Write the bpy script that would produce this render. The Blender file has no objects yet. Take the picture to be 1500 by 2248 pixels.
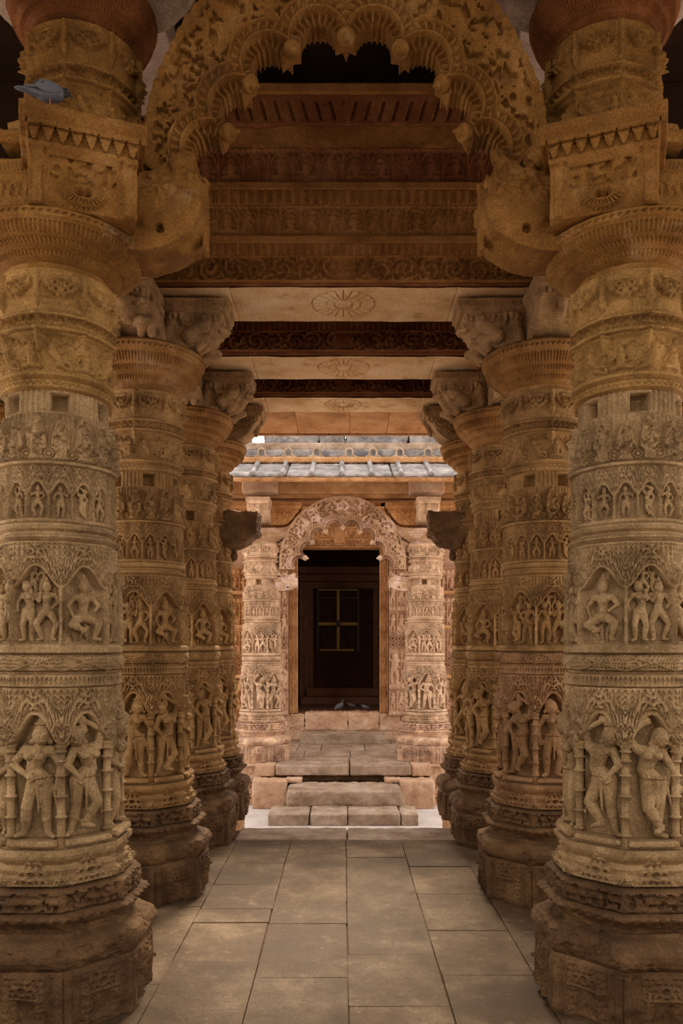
import bpy, bmesh, math, random
import numpy as np
from mathutils import Vector, Matrix
PI = math.pi
scene = bpy.context.scene
C = scene.collection
rng = np.random.RandomState(7)
random.seed(7)

# ------------------------------------------------------------------ camera
F = 1750.0
PX0, PY0 = 754.0, 1421.0
EYE = 1.5
cam_d = bpy.data.cameras.new('camera'); cam = bpy.data.objects.new('camera', cam_d); C.objects.link(cam)
cam.location = (0, 0, EYE); cam.rotation_euler = (PI/2, 0, 0)
cam_d.sensor_fit = 'VERTICAL'; cam_d.sensor_height = 36.0
cam_d.lens = 36.0*F/2248.0
cam_d.shift_x = -(PX0-750.0)/2248.0
cam_d.shift_y = (PY0-1124.0)/2248.0
cam_d.clip_start = 0.05; cam_d.clip_end = 200
scene.camera = cam
vs = scene.view_settings
scene.display_settings.display_device = 'sRGB'
vs.view_transform = 'Standard'; vs.look = 'None'; vs.gamma = 1.0; vs.use_curve_mapping = False
vs.exposure = 0.0

# ------------------------------------------------------------------ noise
_T = rng.rand(32, 32, 32).astype(np.float32)
def n3(x, y, z):
    x = np.asarray(x, np.float32); y = np.asarray(y, np.float32); z = np.asarray(z, np.float32)
    xi = np.floor(x).astype(np.int32); yi = np.floor(y).astype(np.int32); zi = np.floor(z).astype(np.int32)
    fx = x-xi; fy = y-yi; fz = z-zi
    fx = fx*fx*(3-2*fx); fy = fy*fy*(3-2*fy); fz = fz*fz*(3-2*fz)
    a, b, c = xi & 31, yi & 31, zi & 31
    a1, b1, c1 = (a+1) & 31, (b+1) & 31, (c+1) & 31
    def L(p, q, t): return p+(q-p)*t
    v = L(L(L(_T[a, b, c], _T[a1, b, c], fx), L(_T[a, b1, c], _T[a1, b1, c], fx), fy),
          L(L(_T[a, b, c1], _T[a1, b, c1], fx), L(_T[a, b1, c1], _T[a1, b1, c1], fx), fy), fz)
    return v-0.5
def fbm(x, y, z, f, o=3):
    s = 0; a = 1.0
    for i in range(o):
        s = s+a*n3(x*f+i*7.3, y*f+i*3.1, z*f+i*5.7); f *= 2.1; a *= .5
    return s
def ss(a, b, x):
    t = np.clip((x-a)/(b-a), 0, 1); return t*t*(3-2*t)

# ------------------------------------------------------------------ mesh helpers
def mesh_np(name, V, Fq, smooth=True):
    me = bpy.data.meshes.new(name)
    V = np.ascontiguousarray(V, np.float32).reshape(-1, 3); Fq = np.ascontiguousarray(Fq, np.int32)
    me.vertices.add(len(V)); me.vertices.foreach_set('co', V.ravel())
    k = Fq.shape[1]
    me.loops.add(Fq.size); me.loops.foreach_set('vertex_index', Fq.ravel())
    me.polygons.add(len(Fq)); me.polygons.foreach_set('loop_start', np.arange(0, Fq.size, k, dtype=np.int32))
    me.polygons.foreach_set('use_smooth', np.full(len(Fq), smooth))
    me.update(calc_edges=True); me.validate()
    return me
def grid_faces(nr, nc, wrap=False, base=0):
    j = np.arange(nc if wrap else nc-1); i = np.arange(nr-1)
    J, I = np.meshgrid(j, i); J2 = (J+1) % nc
    return (base+np.stack([I*nc+J, I*nc+J2, (I+1)*nc+J2, (I+1)*nc+J], -1)).reshape(-1, 4)
def obj(name, me, mat, parent=None, loc=None, rotz=None):
    if mat is not None and len(me.materials) == 0: me.materials.append(mat)
    o = bpy.data.objects.new(name, me); C.objects.link(o); o.color = (.5, .5, .5, 1)
    if parent: o.parent = parent
    if loc is not None: o.location = loc
    if rotz is not None: o.rotation_euler = (0, 0, rotz)
    return o
def thing(name, label, cat, loc=(0, 0, 0), rotz=0, group=None):
    o = bpy.data.objects.new(name, None); C.objects.link(o); o.empty_display_size = .1
    o.location = loc; o.rotation_euler = (0, 0, rotz)
    o['label'] = label; o['category'] = cat; o['kind'] = 'thing'
    if group: o['group'] = group
    return o
def tag(o, label, cat, group=None, kind='thing'):
    o['label'] = label; o['category'] = cat; o['kind'] = kind
    if group: o['group'] = group
    return o
def struct(o, label=None):
    o['kind'] = 'structure'
    if label: o['label'] = label; o['category'] = label.split()[-1]
    return o
def kids(o): return [c for c in o.children]
def copy_tree(o, parent=None, ch=None):
    c = o.copy(); C.objects.link(c)
    c.parent = parent
    for k in (CH.get(o.name) or list(o.children)): copy_tree(k, c)
    return c
CH = {}

def lathe(prof, N=720, octf=0.0, pat=None, step=.0036, rough=.0016, cap=True, seed=0):
    """revolved (or octagonal) band; prof = (r, z) from bottom to top; pat(th, s, z, R) -> height"""
    prof = [(prof[0][0]-.05, prof[0][1])]+list(prof)+([(prof[-1][0]-.05, prof[-1][1])] if prof[-1][0] > .1 else [])
    P = np.array(prof, float)
    seg = np.sqrt((np.diff(P, axis=0)**2).sum(1)); cs = np.concatenate([[0], np.cumsum(seg)])
    n = max(4, int(cs[-1]/step))
    s = np.unique(np.concatenate([np.linspace(0, cs[-1], n), cs]))
    r = np.interp(s, cs, P[:, 0]); z = np.interp(s, cs, P[:, 1])
    th = np.arange(N)/N*2*PI
    TH, S = np.meshgrid(th, s); R = np.repeat(r[:, None], N, 1); Z = np.repeat(z[:, None], N, 1)
    if octf > 0:
        a = (TH+PI/8) % (PI/4)-PI/8
        R = R*(1+octf*(1/np.cos(a)-1))
    H = pat(TH, S, Z, R) if pat is not None else 0
    X = R*np.cos(TH); Y = R*np.sin(TH)
    H = H+fbm(X+seed*1.7, Y, Z, 28, 3)*rough*2.4+fbm(X+seed, Y+3, Z, 7, 2)*rough*2.2
    R2 = R+H
    V = np.stack([R2*np.cos(TH), R2*np.sin(TH), Z], -1)
    return mesh_np('band', V, grid_faces(len(s), N, True))

# ------------------------------------------------------------------ relief motifs (heights in metres)
def sect(TH, n, off=0.0):
    t = (TH/(2*PI)-off)*n
    k = np.floor(t); return t-k-.5, k.astype(int)
def pits(p, q, ang, L=.36, W=.16, soft=.5):
    """comma shaped drill holes, one per unit cell"""
    q0 = np.floor(q); p = p+.5*(q0 % 2); u = p-np.floor(p)-.5; v = q-q0-.5
    c, s = np.cos(ang), np.sin(ang)
    a = u*c+v*s; b = -u*s+v*c+1.2*a*a-.04
    d = np.sqrt((a/L)**2+(b/W)**2)
    return 1-ss(1-soft, 1+soft*.4, d)
def foliage(x, y, cell=.02, sgn=1, depth=.009):
    w = fbm(x, y, x*0+1.5, 14, 2); cell = cell*1.12
    h = pits(x/cell+w*.8, y/(cell*1.2)+w*.6, sgn*(.8+1.6*w), .44, .2)*depth*1.5
    g = pits(x/cell+.5+w*.8, y/(cell*1.2)+.1, -sgn*.8+w, .3, .13)*depth*.9
    return -np.maximum(h, g)+.003*np.cos(x/cell*2*PI+y/cell*4)
def pierced(x, y, f=38.0, depth=.02):
    a = n3(x*f, y*f, x*0+3.3)+.5*n3(x*f*2.1+5, y*f*2.1, x*0)
    b = n3(x*f*.5+9, y*f*.5, x*0+6)
    return -depth*ss(.03, .13, a)+.010*ss(.0, .3, b)-.006*ss(.0, .05, -np.abs(a+.12)+.03)
def caps2(x, y, L, depth=1.0):
    """relief of a figure from tapered capsules [(x1,y1,x2,y2,r1,r2)]"""
    h = np.zeros_like(x)
    for (x1, y1, x2, y2, r1, r2) in L:
        dx, dy = x2-x1, y2-y1; q = dx*dx+dy*dy+1e-12
        t = np.clip(((x-x1)*dx+(y-y1)*dy)/q, 0, 1)
        d2 = (x-x1-t*dx)**2+(y-y1-t*dy)**2; r = r1+(r2-r1)*t
        h = np.maximum(h, np.sqrt(np.maximum(r*r-d2, 0))*depth)
    return h
def F2(kind):
    """small standing / seated / reclining figures in a 1 x 1 box (feet at 0)"""
    if kind == 0: return [(0, .86, 0, .88, .1, .1), (0, .7, .03, .5, .13, .1), (.03, .48, -.08, .25, .09, .065), (-.08, .25, -.06, .02, .06, .045),
                          (.06, .48, .13, .25, .09, .065), (.13, .25, .1, .02, .06, .045), (-.12, .72, -.26, .56, .05, .045), (-.26, .56, -.1, .5, .045, .04),
                          (.13, .72, .27, .85, .05, .045), (.27, .85, .2, .98, .045, .04), (-.1, .02, -.16, .01, .045, .04)]
    if kind == 1: return [(.03, .86, .03, .89, .1, .1), (.02, .7, -.04, .48, .13, .11), (-.05, .46, -.19, .28, .09, .07), (-.19, .28, -.06, .05, .06, .045),
                          (.0, .46, .18, .28, .09, .07), (.18, .28, .12, .03, .06, .045), (.14, .72, .24, .55, .05, .045), (.24, .55, .05, .6, .045, .04),
                          (-.1, .72, -.25, .62, .05, .045), (-.25, .62, -.05, .58, .045, .04)]
    if kind == 2: return [(0, .72, 0, .75, .12, .12), (0, .52, 0, .3, .16, .14), (-.3, .14, .05, .2, .09, .1), (.3, .14, -.05, .2, .09, .1),
                          (-.16, .55, -.3, .35, .06, .05), (-.3, .35, -.2, .2, .05, .05), (.16, .55, .3, .38, .06, .05), (.3, .38, .12, .34, .05, .05)]
    return [(-.2, .75, -.2, .77, .13, .13), (-.15, .55, .02, .35, .15, .13), (.02, .3, .3, .32, .11, .08), (.3, .32, .42, .12, .07, .05),
            (-.02, .2, .2, .12, .1, .07), (.2, .12, .42, .06, .06, .05), (-.25, .55, -.4, .75, .06, .05), (-.1, .58, .15, .62, .06, .05)]
def figs(lx, k, y, w, h, kinds=(0, 1), depth=.8):
    """lx in [-.5,.5] of a cell of width w metres, y metres above the floor of the row"""
    o = np.zeros_like(lx)
    for i, kd in enumerate(kinds):
        m = (k % len(kinds)) == i
        sg = np.where(((k*7) % 3) == 0, -1, 1)
        f = caps2(lx*w/h*sg, y/h, F2(kd), depth)*h
        o = np.where(m, f, o)
    return o
def petals(lx, v, depth=.01):
    """one lotus petal per cell, tip at v=0"""
    wd = .48*np.sqrt(np.clip(v, 0, 1))
    m = 1-ss(-.05, .03, np.abs(lx)-wd)
    return (m*(.6+.4*np.cos(lx*2*PI))-.5)*depth
def ogee(lx, lo, hi): return lo+(hi-lo)*(.5+.5*np.cos(2*PI*lx))**.85
def flames(lx, w, d, sgn, cell=.026, row=.030, depth=.018):
    x = lx*w; q = d/row; n = np.floor(q)
    p = x/cell*(1+.0*n)+.5*(n % 2)
    a = pits(p-.5*(n % 2), q, sgn*(.55+.25*np.sin(n*2.1)), .46, .15)
    b = pits(p+.5-.5*(n % 2), q+.3, sgn*1.2, .24, .11)
    c = pits(p*2.0+.2, q*2+.25, -sgn*.6, .2, .12)*(((n+np.floor(p)) % 2) == 0)
    lobe = .004*np.sin(PI*(q-n))
    return lobe-depth*np.maximum(a, np.maximum(b*.7, c*.5))
def motif_pediment(x, y, w, h, depth=.012):
    """stepped triangular gavaksha ornament with drilled eyes, apex up, y from its foot"""
    tw = w*.5*(1-y/h)**.8*(1+.12*np.sign(np.sin(y/h*PI*6)))
    tw = np.where((y >= 0) & (y <= h), tw, -1)
    m = 1-ss(-.003, .002, np.abs(x)-np.nan_to_num(tw, nan=-1))
    hole = pits(x/(w*.16)+.5, y/(h*.24), x*0, .3, .3)
    d = np.sqrt(x*x+(y-h*.38)**2); ring = np.exp(-((d-w*.12)/(w*.03))**2)
    eye = 1-ss(w*.07, w*.095, d)
    return m*(depth-depth*.95*hole*(d > w*.14)+ring*depth*.4-eye*depth)
def square_holes(TH, Z, n, off, z0, z1, wd, R, depth=.09):
    lx, k = sect(TH, n, off)
    m = (1-ss(wd/2-.0015, wd/2+.0015, np.abs(lx)*2*PI*R/n))*ss(z0-.0015, z0+.0015, Z)*(1-ss(z1-.0015, z1+.0015, Z))
    return m*(depth), m

# ------------------------------------------------------------------ materials
def stone(name, cols, scale=3.0, bump=.25, rough=.85, spots=None, fine=120.0, strat=0.0):
    """cols: list of (position, (r,g,b)) linear"""
    m = bpy.data.materials.new(name); m.use_nodes = True
    nt = m.node_tree; N = nt.nodes; Lk = nt.links; N.clear()
    out = N.new('ShaderNodeOutputMaterial'); b = N.new('ShaderNodeBsdfPrincipled'); Lk.new(b.outputs[0], out.inputs[0])
    b.inputs['Roughness'].default_value = rough
    b.inputs['Specular IOR Level'].default_value = .2
    tc = N.new('ShaderNodeTexCoord'); oi = N.new('ShaderNodeObjectInfo')
    add = N.new('ShaderNodeVectorMath'); add.operation = 'ADD'
    sc = N.new('ShaderNodeVectorMath'); sc.operation = 'SCALE'; sc.inputs['Scale'].default_value = 9.0
    comb = N.new('ShaderNodeCombineXYZ')
    for i in range(3): Lk.new(oi.outputs['Random'], comb.inputs[i])
    Lk.new(comb.outputs[0], sc.inputs[0]); Lk.new(sc.outputs[0], add.inputs[1]); Lk.new(tc.outputs['Object'], add.inputs[0])
    vec = add.outputs[0]
    if strat:
        mp = N.new('ShaderNodeMapping'); mp.inputs['Scale'].default_value = (1, 1, strat); Lk.new(vec, mp.inputs[0]); vec2 = mp.outputs[0]
    else: vec2 = vec
    n1 = N.new('ShaderNodeTexNoise'); n1.inputs['Scale'].default_value = scale; n1.inputs['Detail'].default_value = 8; n1.inputs['Roughness'].default_value = .65
    Lk.new(vec2, n1.inputs['Vector'])
    cr = N.new('ShaderNodeValToRGB'); Lk.new(n1.outputs['Fac'], cr.inputs[0])
    e = cr.color_ramp.elements
    while len(e) < len(cols): e.new(.5)
    for i, (p, c) in enumerate(cols): e[i].position = p; e[i].color = (*c, 1)
    n2 = N.new('ShaderNodeTexNoise'); n2.inputs['Scale'].default_value = fine; n2.inputs['Detail'].default_value = 4; n2.inputs['Roughness'].default_value = .7
    Lk.new(vec, n2.inputs['Vector'])
    mr = N.new('ShaderNodeMapRange'); mr.inputs[1].default_value = .3; mr.inputs[2].default_value = .7; mr.inputs[3].default_value = .6; mr.inputs[4].default_value = 1.4
    Lk.new(n2.outputs['Fac'], mr.inputs[0])
    mx = N.new('ShaderNodeVectorMath'); mx.operation = 'SCALE'; Lk.new(cr.outputs[0], mx.inputs[0]); Lk.new(mr.outputs[0], mx.inputs['Scale'])
    col = mx.outputs[0]
    if spots:
        for (sc_, lo, hi, c, amt) in spots:
            n4 = N.new('ShaderNodeTexNoise'); n4.inputs['Scale'].default_value = sc_; n4.inputs['Detail'].default_value = 7; n4.inputs['Roughness'].default_value = .7
            Lk.new(vec, n4.inputs['Vector'])
            m2 = N.new('ShaderNodeMapRange'); m2.inputs[1].default_value = lo; m2.inputs[2].default_value = hi; m2.inputs[4].default_value = amt
            Lk.new(n4.outputs['Fac'], m2.inputs[0])
            mi = N.new('ShaderNodeMix'); mi.data_type = 'RGBA'; Lk.new(m2.outputs[0], mi.inputs[0]); Lk.new(col, mi.inputs[6]); mi.inputs[7].default_value = (*c, 1)
            col = mi.outputs[2]
    ti = N.new('ShaderNodeVectorMath'); ti.operation = 'MULTIPLY'; tj = N.new('ShaderNodeVectorMath'); tj.operation = 'SCALE'; tj.inputs['Scale'].default_value = 2.0
    Lk.new(oi.outputs['Color'], tj.inputs[0]); Lk.new(tj.outputs[0], ti.inputs[1]); Lk.new(col, ti.inputs[0]); col = ti.outputs[0]
    Lk.new(col, b.inputs['Base Color'])
    bp = N.new('ShaderNodeBump'); bp.inputs['Strength'].default_value = bump; bp.inputs['Distance'].default_value = .004
    ad = N.new('ShaderNodeMath'); ad.operation = 'ADD'; n3_ = N.new('ShaderNodeTexNoise'); n3_.inputs['Scale'].default_value = fine*.3; n3_.inputs['Detail'].default_value = 3
    Lk.new(vec, n3_.inputs['Vector']); Lk.new(n3_.outputs['Fac'], ad.inputs[0]); Lk.new(n2.outputs['Fac'], ad.inputs[1])
    Lk.new(ad.outputs[0], bp.inputs['Height']); Lk.new(bp.outputs[0], b.inputs['Normal'])
    m['base'] = name
    return m
def islands(m, lo, hi):
    nt = m.node_tree; N = nt.nodes; b = N['Principled BSDF']; l = b.inputs['Base Color'].links[0]; src = l.from_socket
    g = N.new('ShaderNodeNewGeometry'); mr = N.new('ShaderNodeMapRange'); mr.inputs[3].default_value = lo; mr.inputs[4].default_value = hi
    nt.links.new(g.outputs['Random Per Island'], mr.inputs[0]); v = N.new('ShaderNodeVectorMath'); v.operation = 'SCALE'
    nt.links.new(src, v.inputs[0]); nt.links.new(mr.outputs[0], v.inputs['Scale']); nt.links.new(v.outputs[0], b.inputs['Base Color'])
def flat(name, c, rough=.6, metal=0.0):
    m = bpy.data.materials.new(name); m.use_nodes = True; b = m.node_tree.nodes['Principled BSDF']
    N = m.node_tree.nodes; Lk = m.node_tree.links
    nz = N.new('ShaderNodeTexNoise'); nz.inputs['Scale'].default_value = 60; nz.inputs['Detail'].default_value = 5
    cr = N.new('ShaderNodeValToRGB'); Lk.new(nz.outputs['Fac'], cr.inputs[0]); e = cr.color_ramp.elements
    e[0].position = .3; e[0].color = (c[0]*.7, c[1]*.7, c[2]*.7, 1); e[1].position = .7; e[1].color = (min(1, c[0]*1.2), min(1, c[1]*1.2), min(1, c[2]*1.2), 1)
    Lk.new(cr.outputs[0], b.inputs['Base Color']); b.inputs['Roughness'].default_value = rough; b.inputs['Metallic'].default_value = metal
    return m
M = {}
M['tan'] = stone('tan_sandstone', [(.3, (.165, .112, .055)), (.5, (.32, .228, .122)), (.7, (.48, .355, .21))], 5, bump=.6, spots=[(45, .58, .66, (.55, .46, .34), .55), (38, .6, .68, (.12, .08, .05), .5), (9, .58, .72, (.13, .10, .07), .6), (14, .62, .74, (.5, .38, .24), .5)])
M['base'] = stone('weathered_brown_sandstone', [(.3, (.065, .033, .015)), (.5, (.13, .070, .031)), (.72, (.26, .15, .065))], 4, bump=.6, spots=[(11, .58, .72, (.10, .07, .05), .7)])
M['ochre'] = stone('warmlit_ochre_sandstone', [(.3, (.13, .056, .012)), (.52, (.26, .122, .027)), (.72, (.42, .235, .08))], 3.5, bump=.5, spots=[(6, .56, .7, (.16, .08, .03), .6), (5, .6, .72, (.5, .36, .2), .5)])  # ochre stone with the warm upper light put into its colour
M['redbrown'] = stone('red_brown_sandstone', [(.3, (.10, .030, .012)), (.52, (.20, .070, .025)), (.72, (.34, .16, .06))], 3, bump=.5, spots=[(4, .58, .72, (.36, .2, .08), .5)])
M['olive_warmlit'] = stone('warmlit_olive_sandstone', [(.3, (.15, .09, .032)), (.5, (.27, .175, .07)), (.7, (.40, .28, .13))], 5, bump=.6, spots=[(45, .6, .68, (.5, .4, .24), .4), (38, .6, .68, (.1, .06, .03), .5)])  # warm light on the upper bands put into the tone
M['tan_warmlit'] = stone('warmlit_brown_sandstone', [(.3, (.17, .098, .045)), (.5, (.32, .195, .095)), (.7, (.46, .31, .17))], 5, bump=.6, spots=[(45, .58, .66, (.55, .42, .27), .45), (38, .6, .68, (.1, .06, .035), .5)])  # brown made warmer, the light on the farther pillars put into it
M['rose'] = stone('rose_brown_sandstone', [(.3, (.17, .085, .055)), (.5, (.30, .165, .11)), (.7, (.42, .27, .19))], 4, bump=.6, spots=[(8, .56, .7, (.36, .27, .17), .5)])
M['warm'] = stone('warm_tan_sandstone', [(.3, (.2, .11, .04)), (.52, (.32, .19, .08)), (.72, (.44, .28, .13))], 4, spots=[(5, .58, .72, (.5, .38, .24), .5)])
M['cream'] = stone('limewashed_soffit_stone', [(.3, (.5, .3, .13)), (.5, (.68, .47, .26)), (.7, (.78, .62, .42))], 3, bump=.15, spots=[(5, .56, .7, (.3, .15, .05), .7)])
M['pink'] = stone('pink_sandstone', [(.3, (.36, .19, .11)), (.5, (.52, .33, .215)), (.72, (.66, .48, .34))], 4, spots=[(10, .6, .74, (.3, .16, .1), .5)])
M['orange'] = stone('orange_sandstone', [(.3, (.26, .12, .045)), (.5, (.45, .235, .10)), (.72, (.6, .36, .18))], 4, spots=[(6, .56, .7, (.2, .09, .04), .5)])
M['grey'] = stone('grey_weathered_stone', [(.3, (.10, .09, .09)), (.5, (.24, .22, .215)), (.72, (.42, .38, .35))], 5, spots=[(3, .55, .68, (.12, .12, .15), .6)])
M['floor'] = stone('floor_flagstone', [(.3, (.066, .038, .018)), (.48, (.13, .082, .043)), (.66, (.23, .16, .096))], 2.6, bump=.6, rough=.7, spots=[(1.1, .47, .6, (.075, .042, .02), .8), (23, .60, .66, (.05, .03, .018), .6), (9, .58, .7, (.36, .27, .18), .35), (7, .6, .7, (.12, .08, .05), .6)])
M['step'] = stone('step_stone', [(.3, (.2, .13, .085)), (.5, (.36, .26, .185)), (.7, (.52, .41, .32))], 4, bump=.5, spots=[(6, .56, .7, (.2, .12, .07), .5)])
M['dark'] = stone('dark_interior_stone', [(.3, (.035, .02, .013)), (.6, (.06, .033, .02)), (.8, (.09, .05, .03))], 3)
M['inner'] = stone('brown_shrine_stone', [(.3, (.14, .07, .045)), (.6, (.22, .11, .07)), (.8, (.3, .16, .1))], 3)
M['court'] = stone('courtyard_paving', [(.3, (.5, .44, .4)), (.6, (.64, .58, .55)), (.8, (.7, .66, .62))], 3)
M['plaster'] = stone('whitish_patched_stone', [(.3, (.24, .16, .12)), (.55, (.40, .3, .25)), (.75, (.5, .42, .37))], 4, spots=[(5, .55, .68, (.2, .09, .03), .8)])

islands(M['floor'], .82, 1.2)
# ------------------------------------------------------------------ solids joined by voxels (figures, brackets, birds)
_ico = None
def ico():
    global _ico
    if _ico is None:
        bm = bmesh.new(); bmesh.ops.create_icosphere(bm, subdivisions=2, radius=1)
        bm.verts.ensure_lookup_table()
        _ico = (np.array([v.co[:] for v in bm.verts]), [[v.index for v in f.verts] for f in bm.faces]); bm.free()
    return _ico
class Blob:
    def __init__(s): s.V = []; s.F = []; s.n = 0
    def add(s, V, Fs):
        s.V += [tuple(v) for v in V]; s.F += [[i+s.n for i in f] for f in Fs]; s.n += len(V)
    def ball(s, c, r, rot=None):
        V, Fs = ico(); V = V*np.array(r if hasattr(r, '__len__') else (r, r, r))
        if rot is not None: V = V@np.array(Matrix.Rotation(rot[0], 3, rot[1])).T
        s.add(V+np.array(c), Fs)
    def cap(s, a, b, r1, r2):
        a = np.array(a, float); b = np.array(b, float); d = b-a; L = np.linalg.norm(d)
        if L < 1e-6: return s.ball(a, r1)
        z = d/L; x = np.cross(z, [0, 1, 0.01]); x /= np.linalg.norm(x); y = np.cross(z, x)
        n = 10; rings = []
        for (c, r, sg) in ((a, r1, -1), (b, r2, 1)):
            ph = [-80, -50, -20] if sg < 0 else [20, 50, 80]
            for p in ph:
                p = math.radians(p); rings.append((c+z*math.sin(p)*r, math.cos(p)*r))
        V = []
        for c, r in rings:
            for k in range(n):
                t = 2*PI*k/n; V.append(c+(x*math.cos(t)+y*math.sin(t))*r)
        Fs = []
        for i in range(len(rings)-1):
            for k in range(n): Fs.append([i*n+k, i*n+(k+1) % n, (i+1)*n+(k+1) % n, (i+1)*n+k])
        Fs.append(list(range(n))[::-1]); Fs.append([(len(rings)-1)*n+k for k in range(n)])
        s.add(V, Fs)
    def box(s, lo, hi, rz=0, c=None):
        V = [(x, y, z) for x in (lo[0], hi[0]) for y in (lo[1], hi[1]) for z in (lo[2], hi[2])]
        s.add(V, [[0, 1, 3, 2], [4, 6, 7, 5], [0, 4, 5, 1], [2, 3, 7, 6], [0, 2, 6, 4], [1, 5, 7, 3]])
    def prism(s, pts, x0, x1):
        """closed outline pts in (y,z), extruded along x"""
        n = len(pts); V = [(x0, p[0], p[1]) for p in pts]+[(x1, p[0], p[1]) for p in pts]
        a = sum(pts[i][0]*pts[(i+1) % n][1]-pts[(i+1) % n][0]*pts[i][1] for i in range(n))
        Fs = [[i, (i+1) % n, n+(i+1) % n, n+i] for i in range(n)]+[list(range(n))[::-1], [n+i for i in range(n)]]
        if a < 0: Fs = [f[::-1] for f in Fs]
        s.add(V, Fs)
    def build(s, voxel, smooth=2, rough=.0015, fn=None, raw=False):
        me = bpy.data.meshes.new('m'); me.from_pydata(s.V, [], s.F); me.update()
        o = bpy.data.objects.new('t', me); C.objects.link(o)
        if not raw:
            m = o.modifiers.new('r', 'REMESH'); m.mode = 'VOXEL'; m.voxel_size = voxel
            if smooth:
                m2 = o.modifiers.new('s', 'SMOOTH'); m2.factor = .5; m2.iterations = smooth
        dg = bpy.context.evaluated_depsgraph_get(); dg.update()
        me2 = bpy.data.meshes.new_from_object(o.evaluated_get(dg))
        bpy.data.objects.remove(o); bpy.data.meshes.remove(me)
        n = len(me2.vertices); co = np.empty(n*3, np.float32); me2.vertices.foreach_get('co', co); co = co.reshape(-1, 3)
        no = np.empty(n*3, np.float32); me2.vertices.foreach_get('normal', no); no = no.reshape(-1, 3)
        d = fbm(co[:, 0], co[:, 1], co[:, 2], 30, 3)*rough*2+fbm(co[:, 0], co[:, 1]+4, co[:, 2], 9, 2)*rough*2
        if fn is not None: d = d+fn(co, no)
        co = co+no*d[:, None]
        me2.vertices.foreach_set('co', co.ravel())
        me2.polygons.foreach_set('use_smooth', np.ones(len(me2.polygons), bool)); me2.update()
        return me2

def hand(B, a, d, s):
    """small carved hand: palm and five fingers, a = wrist, d = direction (unit), s = size"""
    a = np.array(a, float); d = np.array(d, float); d /= np.linalg.norm(d)
    side = np.cross(d, [0, 1, 0]); side /= (np.linalg.norm(side)+1e-9)
    p = a+d*s*.5
    B.cap(a, p, s*.24, s*.27)
    for i, (o, l) in enumerate(((-.3, .42), (-.1, .52), (.1, .5), (.3, .38))):
        q = p+side*o*s; k = q+d*l*s*.6+np.array([0, -.05*s, 0]); B.cap(q, k, s*.1, s*.09); B.cap(k, k+d*l*s*.35+np.array([0, .12*s, 0]), s*.09, s*.075)
    t = a+d*s*.2+side*.25*s; B.cap(t, t+d*s*.3+side*.22*s, s*.1, s*.08)

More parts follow.
